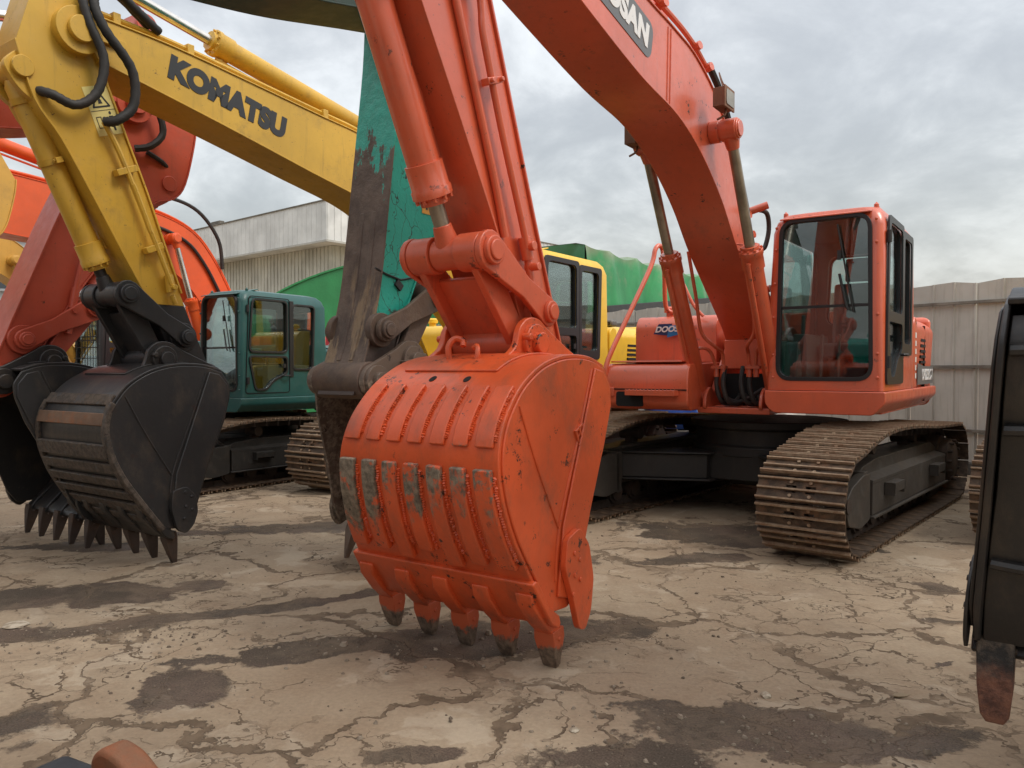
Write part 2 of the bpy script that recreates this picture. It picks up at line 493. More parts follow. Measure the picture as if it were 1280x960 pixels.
# ------------------------------------------------------------------ track shoes
SHOE = {}
def shoe_mesh(pitch, width, mat):
    key = (round(pitch, 3), width, mat.name)
    if key in SHOE: return SHOE[key]
    b = MB(); h = pitch*.5; w = width/2
    # plate with two slots, z up is outwards
    sl = .055; sw = .035
    b.box(-h, -sw*.5-.012, -w, w, 0, .012); b.box(sw*.5+.012, h-.014, -w, w, 0, .012)
    x0, x1 = -sw*.5-.0121, sw*.5+.0121
    b.box(x0, x1, -w, -.115, 0, .0118); b.box(x0, x1, .115, w, 0, .0118); b.box(x0, x1, -.035, .035, 0, .0118)
    for x, hh in ((-h+.018, .046), (-.004, .034), (h-.030, .040)):
        pts = [(x-.013, .011), (x+.013, .011), (x+.006, hh), (x-.007, hh)]
        b.prism(pts, -w+.001, w-.001)
    for y in (-.075, .075):
        for x in (-h*.52, h*.52):
            b.cyl((x, y, .010), (x, y, .028), .014, n=8)
    me = b.mesh('track_shoe', 30, dissolve=False); me.materials.append(mat)
    SHOE[key] = me
    return me

def track_loop(xf, rf, zf, xr, rr, zr, sag):
    P = []
    for k in range(0, 13):                       # front idler, bottom to top
        a = R(-90+180*k/12); P.append((xf+rf*math.cos(a), zf+rf*math.sin(a)))
    top = [(xf-.02, zf+rf), (xf*.62, sag[0]), (xf*.2, sag[1]), (xr*.4, sag[2]), (xr+.02, zr+rr)]
    P += catmull(top, 8)[1:-1]
    for k in range(0, 13):
        a = R(90+180*k/12); P.append((xr+rr*math.cos(a), zr+rr*math.sin(a)))
    n = 24
    for k in range(1, n): P.append((xr+(xf-xr)*k/n, (zr-rr)+((zf-rf)-(zr-rr))*k/n))
    return P

def resample(P, n):
    Q = P+[P[0]]; L = [0]
    for a, b in zip(Q[:-1], Q[1:]): L.append(L[-1]+math.dist(a, b))
    out = []; j = 0
    for k in range(n):
        t = L[-1]*k/n
        while L[j+1] < t: j += 1
        f = (t-L[j])/(L[j+1]-L[j])
        x = Q[j][0]+(Q[j+1][0]-Q[j][0])*f; z = Q[j][1]+(Q[j+1][1]-Q[j][1])*f
        out.append((x, z))
    return out, L[-1]/n

def tracks(root, d_ang, shoes=True, frame_mat=None, width=.68, gauge=2.42):
    """undercarriage turned by d_ang (radians) below the upper body"""
    Rz = Matrix.Rotation(d_ang, 4, 'Z')
    fm = frame_mat or M['frame_grey']
    loop = track_loop(2.03, .37, .425, -1.80, .40, .455, (.93, .945, .885))
    n = 48
    pts, pitch = resample(loop, n)
    und = MB()
    # centre body with four spread legs
    oc = [(.78, .45), (.45, .74), (-.45, .74), (-.78, .45), (-.78, -.45), (-.45, -.74), (.45, -.74), (.78, -.45)]
    und.prism(rpoly(oc, .1), .36, .64, ax='xy')
    for sx in (1, -1):
        for sy in (1, -1):
            a = [(.35*sx, .25*sy), (.85*sx, .3*sy), (1.28*sx, 1.08*sy), (.70*sx, 1.08*sy)]
            if sx*sy < 0: a = a[::-1]
            und.prism(a, .36, .612, ax='xy')
            fl = [(.33*sx, .2*sy), (.88*sx, .25*sy), (1.31*sx, 1.05*sy), (.67*sx, 1.05*sy)]
            if sx*sy < 0: fl = fl[::-1]
            und.prism(fl, .335, .359, ax='xy'); und.prism(fl, .613, .636, ax='xy')
    und.lathe((0, 0, .6), (0, 0, 1), [(0, .80), (.10, .80), (.115, .76), (.27, .76), (.285, .82), (.36, .82)], 40)
    und.box(-.3, .3, -.3, .3, .25, .36)
    und.build('undercarriage_body', M['black_under'], root, .01, M=Rz)
    for sy in (1, -1):
        yc = sy*gauge/2; yi = sy*(gauge/2)
        f = MB()
        prof = [(1.50, .30), (1.50, .58), (1.30, .66), (.9, .70), (-1.15, .70), (-1.42, .62), (-1.42, .28)]
        f.prism(rpoly(prof, .03), yc-.15, yc+.15)
        side = [(1.46, .33), (1.46, .54), (-1.40, .54), (-1.40, .33)]
        f.prism(side, yc+sy*.15, yc+sy*.185)          # outer guard plate
        # sloping top plate towards the outside
        f.add([(1.35, yc-.2, .70), (-1.3, yc-.2, .70), (-1.38, yc+sy*.26, .56), (1.42, yc+sy*.26, .56),
               (1.35, yc-.2, .67), (-1.3, yc-.2, .67), (-1.38, yc+sy*.26, .53), (1.42, yc+sy*.26, .53)] if sy > 0 else
              [(1.35, yc+.2, .70), (-1.3, yc+.2, .70), (-1.38, yc-.26, .56), (1.42, yc-.26, .56),
               (1.35, yc+.2, .67), (-1.3, yc+.2, .67), (-1.38, yc-.26, .53), (1.42, yc-.26, .53)],
              [(0, 1, 2, 3), (4, 7, 6, 5), (0, 4, 5, 1), (2, 6, 7, 3), (0, 3, 7, 4), (1, 5, 6, 2)])
        f.box(-1.38, 1.42, min(yc+sy*.235, yc+sy*.26), max(yc+sy*.235, yc+sy*.26), .27, .56)
        f.box(-1.40, 1.44, min(yc+sy*.23, yc+sy*.285), max(yc+sy*.23, yc+sy*.285), .245, .268)
        # idler yoke
        yk = [(1.44, .24), (1.44, .63), (1.62, .63), (1.92, .56), (2.10, .44), (2.0, .26), (1.7, .20)]
        f.prism(rpoly(yk, .04), min(yc+sy*.17, yc+sy*.25), max(yc+sy*.17, yc+sy*.25))
        f.prism(rpoly(yk, .04), min(yc-sy*.17, yc-sy*.22), max(yc-sy*.17, yc-sy*.22))
        f.box(1.40, 1.50, yc-.22, yc+.22, .22, .64)
        fr = f.build('track_frame', fm, root, .006, M=Rz)
        # step brackets on the outside
        for x in (.9, -.75):
            g = MB(); y0 = yc+sy*.262; y1 = yc+sy*.35
            lo, hi = min(y0, y1), max(y0, y1)
            g.box(x-.16, x+.16, lo, hi, .50, .512); g.box(x-.16, x-.148, lo, hi, .40, .499); g.box(x+.148, x+.16, lo, hi, .40, .499)
            g.box(x-.16, x+.16, hi-.012 if sy > 0 else lo, hi if sy > 0 else lo+.012, .43, .499)
            g.build('step_bracket', fm, fr, .002)
        i = MB(); i.lathe((2.03, yc-.09, .425), (2.03, yc+.09, .425), [(0, .26), (.0, .30), (.04, .31), (.05, .355), (.13, .355), (.14, .31), (.18, .30), (.18, .26), (.16, .12), (.18, .1)], 36)
        i.cyl((2.03, yc-.26, .425), (2.03, yc+.26, .425), .06)
        i.build('idler_wheel', M['chain'], fr)
        sp = []; nt = 21
        for k in range(nt*4):
            a = 2*math.pi*k/(nt*4); r = (.37, .385, .345, .335)[k % 4]
            sp.append((-1.80+r*math.cos(a), .455+r*math.sin(a)))
        s_ = MB(); s_.prism(sp, yc-.04, yc+.04)
        s_.lathe((-1.80, yc-.17, .455), (-1.80, yc+.27, .455), [(0, .2), (.1, .27), (.12, .27), (.30, .27), (.31, .25), (.40, .24), (.44, .18)], 36)
        for k in range(12):
            a = 2*math.pi*k/12
            s_.cyl((-1.8+.22*math.cos(a), yc+sy*.20, .455+.22*math.sin(a)), (-1.8+.22*math.cos(a), yc+sy*.285, .455+.22*math.sin(a)), .016, n=6)
        s_.build('drive_sprocket', M['chain'], fr)
        for k in range(8):
            x = 1.38-k*.37
            r_ = MB(); r_.lathe((x, yc-.16, .21), (x, yc+.16, .21), [(0, .05), (0, .09), (.03, .09), (.03, .115), (.07, .115), (.07, .085), (.25, .085), (.25, .115), (.29, .115), (.29, .09), (.32, .09), (.32, .05)], 18)
            r_.build('track_roller', M['chain'], fr)
        for x in (.85, -.65):
            r_ = MB(); r_.lathe((x, yc-.12, .795), (x, yc+.12, .795), [(0, .04), (0, .07), (.24, .07), (.24, .04)], 14)
            r_.box(x-.05, x+.05, yc-.05, yc+.05, .69, .79)
            r_.build('carrier_roller', M['chain'], fr)
        # link chain, then every shoe on it
        c = MB(); m = len(pts)
        lk = [Vector((p[0], p[1])) for p in pts]
        for side in (-1, 1):
            for a in range(m):
                p, q = lk[a], lk[(a+1) % m]
                d = (q-p); L = d.length; d.normalize(); nrm = Vector((-d.y, d.x))   # inwards
                ctr = (p+q)/2+nrm*.045
                c.obox((ctr.x, yc+side*.085, ctr.y), L*.97, .035, .085, (d.x, 0, d.y), (0, 1, 0))
        if not shoes:
            for a in range(m):
                p, q = lk[a], lk[(a+1) % m]
                d = (q-p).normalized(); nrm = Vector((-d.y, d.x)); ctr = (p+q)/2-nrm*.02
                c.obox((ctr.x, yc, ctr.y), pitch*.96, width, .02, (d.x, 0, d.y), (0, 1, 0))
                c.obox((ctr.x-nrm.x*.018, yc, ctr.y-nrm.y*.018), .02, width, .02, (d.x, 0, d.y), (0, 1, 0))
        tr = c.build('track', M['chain'] if shoes else M['shoe'], root, M=Rz)
        if shoes:
            me = shoe_mesh(pitch, width, M['shoe'])
            for a in range(m):
                p, q = lk[a], lk[(a+1) % m]
                d = (q-p).normalized(); nrm = Vector((-d.y, d.x)); ctr = (p+q)/2
                X = Vector((d.x, 0, d.y)); Z = Vector((-nrm.x, 0, -nrm.y)); Y = Z.cross(X)
                mt = Matrix.Translation((ctr.x, yc, ctr.y)) @ Matrix((X, Y, Z)).transposed().to_4x4()
                mt = mt @ Matrix.Rotation(random.uniform(-.012, .012), 4, 'Y')
                link('track_shoe', me, tr, M=mt)

# ------------------------------------------------------------------ cab
def cab(root, paint_m, trim_m=None, guard=False, windshield='glass', dark=False):
    """hollow cab, front at x=1.30, left side at y=1.38"""
    tm = trim_m or M['trim']
    b = MB()
    # body: rounded box, narrower at the top
    lo, hi = 1.305, 2.885
    def ring(z, x0, x1, y0, y1, r):
        return [(x, y, z) for x, y in rrect(x0, x1, y0, y1, r, 4)]
    secs = [ring(lo, -.40, 1.30, .38, 1.38, .05), ring(1.9, -.40, 1.30, .385, 1.375, .06), ring(2.70, -.38, 1.28, .42, 1.372, .07),
            ring(2.80, -.34, 1.26, .44, 1.355, .10), ring(2.86, -.28, 1.21, .48, 1.31, .12), ring(hi, -.18, 1.10, .56, 1.22, .12)]
    vs = [p for s_ in secs for p in s_]; n = len(secs[0]); fs = []
    for j in range(len(secs)-1):
        for k in range(n): fs.append((j*n+k, j*n+(k+1) % n, (j+1)*n+(k+1) % n, (j+1)*n+k))
    fs += [tuple(reversed(range(n))), tuple(range(5*n, 6*n))]
    b.add(vs, fs)
    c = b.build('cab', paint_m, root, smooth=40, dissolve=False)
    cut = []
    q = MB(); q.prism(rpoly([(-.33, 1.36), (1.24, 1.36), (1.20, 2.80), (-.26, 2.80)], .06), .44, 1.32)
    cut.append(q.build('c1', M['inside'], root, dissolve=False))
    fw = rpoly([(.475, 1.40), (1.285, 1.40), (1.265, 2.795), (.505, 2.795)], .13, 6)
    q = MB(); q.prism(fw, 1.1, 1.5, ax='yz'); cut.append(q.build('c2', M['seal'], root, dissolve=False))
    door_u = rpoly([(1.16, 1.98), (.46, 1.98), (.46, 2.74), (1.10, 2.74)], .08, 4)
    door_l = rpoly([(1.16, 1.90), (.46, 1.90), (.46, 1.66), (.72, 1.56), (.86, 1.42), (1.05, 1.42)], .06, 4)
    rear_s = rpoly([(.34, 1.72), (-.06, 1.72), (-.10, 2.70), (.34, 2.70)], .07, 4)
    for poly in (door_u, door_l, rear_s):
        q = MB(); q.prism(poly, 1.25, 1.5); cut.append(q.build('c3', M['seal'], root, dissolve=False))
    rs = rpoly([(1.1, 1.75), (-.2, 1.75), (-.2, 2.70), (1.06, 2.70)], .08, 4)
    q = MB(); q.prism(rs, .3, .5); cut.append(q.build('c4', M['seal'], root, dissolve=False))
    rw = rpoly([(.52, 1.95), (1.24, 1.95), (1.20, 2.66), (.56, 2.66)], .1, 5)
    q = MB(); q.prism(rw, -.5, -.2, ax='yz'); cut.append(q.build('c5', M['seal'], root, dissolve=False))
    baked_bool(c, cut)
    def sh(poly, d):
        cx = sum(p[0] for p in poly)/len(poly); cy = sum(p[1] for p in poly)/len(poly)
        out = []
        N = len(poly)
        for i in range(N):
            a = Vector(poly[i-1]); p = Vector(poly[i]); e = Vector(poly[(i+1) % N])
            t = (e-a).normalized(); nn = Vector((t.y, -t.x))
            if nn.dot(p-Vector((cx, cy))) < 0: nn = -nn
            out.append(tuple(p+nn*d))
        return out
    # windshield with a rubber seal, leaning with the front
    k = MB(); k.prism(sh(fw, .012), 1.255, 1.308, holes=[sh(fw, -.022)], ax='yz')
    k.xf(Matrix.Identity(4))
    gmat = M['glass_dark'] if windshield == 'dark' else M['glass']
    s0 = k.build('window_seal', M['seal'], c, .003)
    k = MB(); k.prism(fw, 1.268, 1.272, ax='yz'); k.build('windshield', gmat, c)
    k = MB(); k.box(1.262, 1.280, .49, 1.27, 2.02, 2.045); k.build('windshield_bar', M['seal'], c)
    # door trim (dark frame round the door windows) and glass
    dframe = rpoly([(1.24, 1.36), (.40, 1.36), (.40, 2.79), (1.17, 2.79)], .06, 4)
    k = MB()
    if dark:
        k.prism(dframe, 1.381, 1.398, holes=[sh(door_u, -.005), sh(door_l, -.005)])
        k.prism(rpoly([(.385, 1.62), (-.12, 1.62), (-.17, 2.76), (.385, 2.76)], .05), 1.381, 1.394, holes=[sh(rear_s, -.005)])
        k.build('cab_door', tm, c, .004)
    else:
        for p in (door_u, door_l, rear_s):
            k.prism(sh(p, .022), 1.374, 1.396, holes=[sh(p, -.008)])
        k.prism(rpoly([(.40, 1.60), (.33, 1.60), (.33, 2.76), (.40, 2.76)], .01), 1.36, 1.392)
        k.build('door_seal', tm, c, .003)
        k = MB(); k.prism(sh(dframe, .0), 1.376, 1.386, holes=[sh(dframe, -.012)]); k.build('door_gap', M['hole'], c)
    for p in (door_u, door_l, rear_s):
        k = MB(); k.prism(sh(p, .004), 1.352, 1.356); k.build('side_window', M['glass'], c)
    k = MB(); k.prism(sh(rs, .004), .405, .409); k.build('side_window', M['glass'], c)
    k = MB(); k.prism(sh(rw, .004), -.372, -.368, ax='yz'); k.build('rear_window', M['glass'], c)
    k = MB(); k.prism(sh(rw, .02), -.405, -.36, holes=[sh(rw, -.012)], ax='yz'); k.build('window_seal', M['seal'], c, .003)
    # handle, hinge, mirror stub
    k = MB(); k.tube([(.56, 1.39, 1.62), (.56, 1.44, 1.62), (.44, 1.44, 1.62), (.44, 1.39, 1.62)], .012, 8, 3)
    k.box(.50, .55, 1.39, 1.41, 1.74, 1.80)
    k.build('door_handle', M['trim'], c)
    for z in (1.5, 2.55):
        k = MB(); k.cyl((1.20, 1.40, z), (1.20, 1.40, z+.1), .022); k.build('door_hinge', M['trim'], c)
    # interior
    k = MB(); k.box(-.2, .40, .62, 1.14, 1.60, 1.74); k.box(-.1, .3, .7, 1.05, 1.34, 1.6)
    k.prism(rpoly([(-.22, 1.70), (-.06, 1.70), (-.16, 2.36), (-.30, 2.36)], .04), .64, 1.12)
    k.build('operator_seat', M['seat'], c, .04, seg=3)
    k = MB(); k.prism(rpoly([(-.27, 2.38), (-.19, 2.38), (-.22, 2.62), (-.29, 2.62)], .03), .74, 1.02)
    k.build('headrest', M['seat'], c, .03, seg=3)
    k = MB(); k.box(-.1, .75, .47, .60, 1.37, 1.82); k.box(-.1, .75, 1.17, 1.29, 1.37, 1.78)
    k.cyl((.7, .55, 1.8), (.72, .56, 2.0), .018); k.cyl((.7, 1.22, 1.78), (.72, 1.22, 1.98), .018)
    k.cyl((1.05, .8, 1.37), (.98, .8, 1.80), .015); k.cyl((1.05, .95, 1.37), (.98, .95, 1.80), .015)
    k.prism(rpoly([(.9, 1.37), (1.12, 1.37), (1.05, 1.72), (.98, 1.75)], .03), .48, .60)
    k.build('console', M['inside'], c, .01)
    # roof hatch rim and bolts, wiper
    k = MB()
    for y0 in (.44, 1.37):
        for z in (1.42, 1.62, 1.95, 2.25, 2.55, 2.74):
            if y0 > 1 and z in (2.25,): continue
            y = (.44 if y0 < 1 else 1.33)+(.03 if y0 < 1 else -.02)*max(0, (z-1.9)/.9)
            k.lathe((1.295, y, z), (1.33, y, z), [(0, .014), (.012-.02*max(0, (z-1.9))*.0, .012), (.016, .006)], 8)
    k.build('frame_bolt', paint_m, c)
    k = MB(); k.tube([(1.32, 1.02, 2.30), (1.322, 1.08, 2.02), (1.318, 1.10, 1.99)], .012, 6, 0)
    k.tube([(1.30, 1.135, 1.97), (1.318, 1.00, 2.72)], .008, 6, 0)
    k.box(1.30, 1.325, 1.0, 1.03, 2.42, 2.5)
    k.build('wiper', M['rubber'], c)
    k = MB(); k.prism([(1.32, 2.80), (1.32, 2.812), (.9, 2.91), (.9, 2.898)], .50, 1.27)
    k.build('sun_visor', paint_m, c, .003)
    k = MB()
    for y in (.50, 1.28): k.lathe((1.12, y, 2.86), (1.12, y, 2.93), [(0, .022), (.03, .022), (.04, .012), (.05, .004)], 10)
    k.build('roof_bolt', paint_m, c)
    if guard:
        k = MB()
        for z in (1.7, 1.9, 2.1, 2.3, 2.5): k.cyl((1.335, .48, z), (1.335, 1.3, z), .007, n=6)
        for y in (.6, .8, 1.0, 1.2): k.cyl((1.345, y, 1.42), (1.345, y, 2.75), .007, n=6)
        k.build('front_guard', M['trim'], c)
    return c

# ------------------------------------------------------------------ upper body
def upper(root, pm, rail=True, tank_h=2.08, low_detail=False):
    d = MB()
    d.box(-1.95, 1.12, -.36, .36, 1.06, 1.12)
    d.box(-1.9, .9, -1.3, 1.3, 1.085, 1.13)
    # boom foot brackets
    for y in (-.31, .27):
        d.prism(rpoly([(-.35, 1.12), (1.0, 1.12), (.85, 1.35), (.35, 1.88), (.15, 1.95), (-.05, 1.88), (-.3, 1.5)], .08), y, y+.04)
    # cylinder base brackets
    for y in (-.46, -.30, .26, .42):
        d.prism(rpoly([(.86, 1.10), (1.16, 1.10), (1.12, 1.26), (1.0, 1.33), (.9, 1.26)], .06), y, y+.035)
    d.box(.66, .70, -.24, .24, 1.50, 1.8)
    d.build('deck_frame', pm, root, .008)
    f = MB()      # cab floor slab
    f.prism(rpoly([(.375, 1.30), (1.40, 1.30), (1.40, 1.20), (1.30, 1.095), (.45, 1.095), (.375, 1.17)], [.01, .02, .03, .03, .05, .05]), -1.9, 1.33, ax='yz')
    f.build('cab_base', pm, root, .012, seg=3)
    f = MB()      # right toolbox
    f.prism(rpoly([(.55, 1.09), (1.38, 1.09), (1.45, 1.15), (1.45, 1.40), (1.40, 1.55), (.55, 1.57)], [.02, .03, .04, .09, .09, .02], 6), -1.28, -.33)
    tb = f.build('toolbox', pm, root, .03, seg=4)
    f = MB(); f.box(.60, 1.38, -1.20, -.42, 1.565, 1.580); f.build('toolbox_lid', pm, tb, .006)
    f = MB(); f.box(1.449, 1.458, -1.27, -.34, 1.288, 1.300); f.build('panel_gap', M['hole'], tb)
    f = MB(); f.prism(rrect(-1.10, -.80, 1.12, 1.27, .03), 1.40, 1.4535, ax='yz'); f.build('step_opening', M['hole'], tb)
    f = MB(); f.box(1.452, 1.56, -.95, -.42, 1.235, 1.29)
    for k in range(14): f.cyl((1.555, -.94+k*.04, 1.285), (1.555, -.94+k*.04, 1.298), .008, n=6)
    f.build('step', pm, tb, .006)
    f = MB(); f.lathe((1.45, -1.2, 1.27), (1.50, -1.2, 1.27), [(0, .035), (.03, .035), (.05, .015)], 12)
    f.box(1.44, 1.47, -1.25, -1.12, 1.22, 1.31); f.build('latch', pm, tb, .004)
    # fuel tank, hood
    f = MB()
    f.prism(rpoly([(-.55, 1.12), (.60, 1.12), (.60, tank_h-.10), (.52, tank_h), (-.55, tank_h)], [.01, .03, .08, .08, .01], 6), -1.30, -.36)
    tk = f.build('fuel_tank', pm, root, .045, seg=4)
    f = MB(); f.lathe((.32, -1.0, tank_h), (.32, -1.0, tank_h+.14), [(0, .05), (.05, .05), (.055, .075), (.10, .075), (.12, .05)], 16)
    f.build('filler_cap', pm, tk)
    f = MB()
    prof = rpoly([(-1.32, 1.12), (1.32, 1.12), (1.37, 1.95), (1.25, 2.06), (.6, 2.14), (-.6, 2.14), (-1.25, 2.06), (-1.32, 1.9)], [.01, .02, .05, .1, .2, .2, .1, .05], 5)
    f.prism(prof, -1.88, -.60, ax='yz')
    hd = f.build('engine_hood', pm, root, .03, seg=3)
    for sy in (1, -1):      # side grille on the left and the right
        f = MB()
        for k in range(5):
            f.box(-1.3, -.95, min(sy*1.345, sy*1.366), max(sy*1.345, sy*1.366), 1.80-k*.06, 1.83-k*.06)
        f.build('air_grille', M['hole'], hd)
    f = MB(); f.box(-1.245, -1.24, 1.30, 1.366, 1.14, 1.98); f.build('panel_gap', M['hole'], hd)
    f = MB()      # left side panel behind the cab
    f.prism(rpoly([(-.62, 1.30), (-.62, 2.02), (-.50, 2.05), (-.43, 1.98), (-.42, 1.30)], .04), .9, 1.37)
    f.build('side_panel', pm, root, .015, seg=3)
    f = MB()
    pts = []
    for k in range(13):
        a = R(-62+124*k/12)
        pts.append((.15-2.9*math.cos(a)*1.0 if False else -1.90-(math.cos(R(-62+124*k/12))-math.cos(R(62)))*1.55, 1.36*math.sin(a)/math.sin(R(62))))
    f.prism(pts[::-1], 1.06, 2.12, ax='xy')
    f.build('counterweight', pm, root, .07, seg=5)
    f = MB(); f.cyl((-1.2, -.75, 2.12), (-1.2, -.75, 2.42), .05); f.cyl((-1.2, -.75, 2.42), (-1.13, -.75, 2.50), .045)
    f.build('exhaust_pipe', M['black_under'], root)
    if rail:
        f = MB()
        f.tube([(1.40, -1.22, 1.40), (1.40, -1.22, 1.60), (.80, -1.05, 2.55), (.70, -1.02, 2.80), (.62, -1.0, 2.85),
                (.56, -.99, 2.78), (.50, -1.0, 2.55), (.46, -1.0, 2.2), (.42, -.92, 2.12), (.40, -.80, 2.12)], .026, 10, 5)
        f.tube([(.58, -.99, 2.80), (.60, -.80, 2.55), (.62, -.62, 2.2), (.62, -.50, 2.06)], .018, 8, 4)
        f.build('handrail', pm, root)
    # hydraulic hoses at the boom foot
    f = MB()
    for y, x0 in ((-.20, .95), (-.12, .98), (.06, .98), (.13, .95)):
        f.tube([(x0+.02, y, 1.52), (x0+.10, y+.01, 1.34), (x0+.07, y+.06, 1.17), (.80, y+.12, 1.17), (.55, y*.5, 1.28)], .024, 8, 5)
    f.tube([(.7, -.22, 1.2), (.9, 0, 1.17), (.8, .2, 1.3)], .022, 8, 5)
    f.build('hydraulic_hose', M['hose'], root)
    f = MB(); f.box(.40, .66, -.30, .26, 1.125, 1.45)
    f.build('swing_motor_bay', M['hole'], root)

# ------------------------------------------------------------------ front end
def section(b, lower, upperl, hw, flange=.02):
    """box-section beam: profile solid plus top and bottom flange plates"""
    lo = catmull(lower, 6); up = catmull(upperl, 6)
    poly = lo+up[::-1]
    b.prism(poly, -hw+.012, hw-.012)
    b.strip(lo, .014, -hw-flange*0, hw, -1)
    b.strip(up, .014, -hw, hw, 1)

def cylinder(root, name, p_base, p_rod, y, rb, rr, barrel, pm, rod_m, pipe=True, parent=None, eye=.05, band=None, eye_m=None):
    """hydraulic cylinder: barrel from p_base along to fraction barrel, rod to p_rod"""
    A = Vector((p_base[0], y, p_base[1])); B = Vector((p_rod[0], y, p_rod[1]))
    L = (B-A).length; d = (B-A)/L; lb = L*barrel
    b = MB()
    b.lathe(A, B, [(.0, rb*.55), (.06, rb*.8), (.10, rb), (lb-.20, rb), (lb-.198, rb*1.16), (lb-.08, rb*1.16), (lb-.07, rb*1.24), (lb-.03, rb*1.24), (lb-.02, rb*.9), (lb+.01, rb*.88)], 28)
    for k in range(10):
        a = 2*math.pi*k/10
        u = d.orthogonal().normalized(); w = d.cross(u)
        c = A+d*(lb-.02)+u*(rb*1.08*math.cos(a))+w*(rb*1.08*math.sin(a))
        b.cyl(c-d*.06, c+d*.012, .011, n=6)
    b.cyl((A.x, y-eye*1.6, A.z), (A.x, y+eye*1.6, A.z), rb*.95, n=24)
    if pipe:
        u = Vector((d.z, 0, -d.x))
        o = Vector((0, .55, 0))*rb*2
        p1 = A+d*.16+u*rb*1.1; p2 = A+d*(lb-.13)+u*rb*1.1
        b.tube([p1+u*(-.03), p1+u*.02, p1+d*.08+u*.03, p2-d*.08+u*.03, p2+u*.02, p2-u*.03], .016, 8, 3)
    if band:
        for t in band:
            c = A+d*(L*t)
            b.lathe(c-d*.022, c+d*.022, [(0, rb*1.0), (0, rb*1.1), (.044, rb*1.1), (.044, rb*1.0)], 28)
            for s_ in (1, -1):
                e = c+Vector((0, s_*(rb+.02), 0)); b.obox(e, .04, .055, .05, d, (0, 1, 0)); b.cyl(e-d*.0+Vector((0, 0, 0)), e+d.cross(Vector((0, 1, 0)))*.035, .014, n=6)
    o = b.build(name, pm, parent or root, 0, smooth=40, dissolve=False)
    r = MB(); r.cyl(A+d*(lb-.05), B-d*.03, rr, n=24)
    r.build('piston_rod', rod_m, o, dissolve=False)
    e = MB(); e.cyl((B.x, y-eye, B.z), (B.x, y+eye, B.z), rr*2.0, n=24); e.cyl(B-d*.16, B-d*.02, rr*1.15, rr*1.7, n=20)
    e.build('rod_eye', eye_m or pm, o, .004, dissolve=False)
    return o

CANON = dict(P1=(5.43, 2.10), P2=(4.89, 1.82), P3=(5.06, 1.64), P4=(4.66, 1.48), H=(5.85, 4.20), T=(6.10, 5.0), Cb=(6.36, 3.98),
    low=[(.62, 1.75), (.85, 1.97), (1.64, 2.57), (2.06, 2.95), (2.51, 3.24), (3.0, 3.43), (3.66, 3.54), (4.5, 3.75), (5.4, 4.0), (5.75, 4.07)],
    up=[(.02, 1.70), (.16, 1.86), (.60, 2.06), (1.15, 2.50), (1.39, 2.77), (1.7, 3.22), (2.1, 3.72), (2.61, 3.97), (3.08, 4.05), (3.57, 4.10), (4.6, 4.26), (5.5, 4.36), (5.85, 4.36)],
    armf=[(4.80, 1.36), (4.96, 1.58), (5.2, 2.10), (5.55, 2.70), (5.86, 3.21), (6.15, 3.70), (6.28, 3.95)],
    armb=[(4.55, 1.42), (4.63, 1.60), (4.95, 2.40), (5.34, 3.41), (5.56, 3.95), (5.72, 4.6), (5.98, 5.12)],
    cb=(1.0, 1.23), cp=(2.30, 3.46), bucket=(0, 0, 0), ac=(3.3, 4.36), hw=.23, aw=.18)

def shift_out(L, d):
    P = [Vector(p) for p in L]; out = []
    for i, p in enumerate(P):
        t = (P[min(i+1, len(P)-1)]-P[max(i-1, 0)]).normalized(); out.append(tuple(p+Vector((-t.y, t.x))*d))
    return out

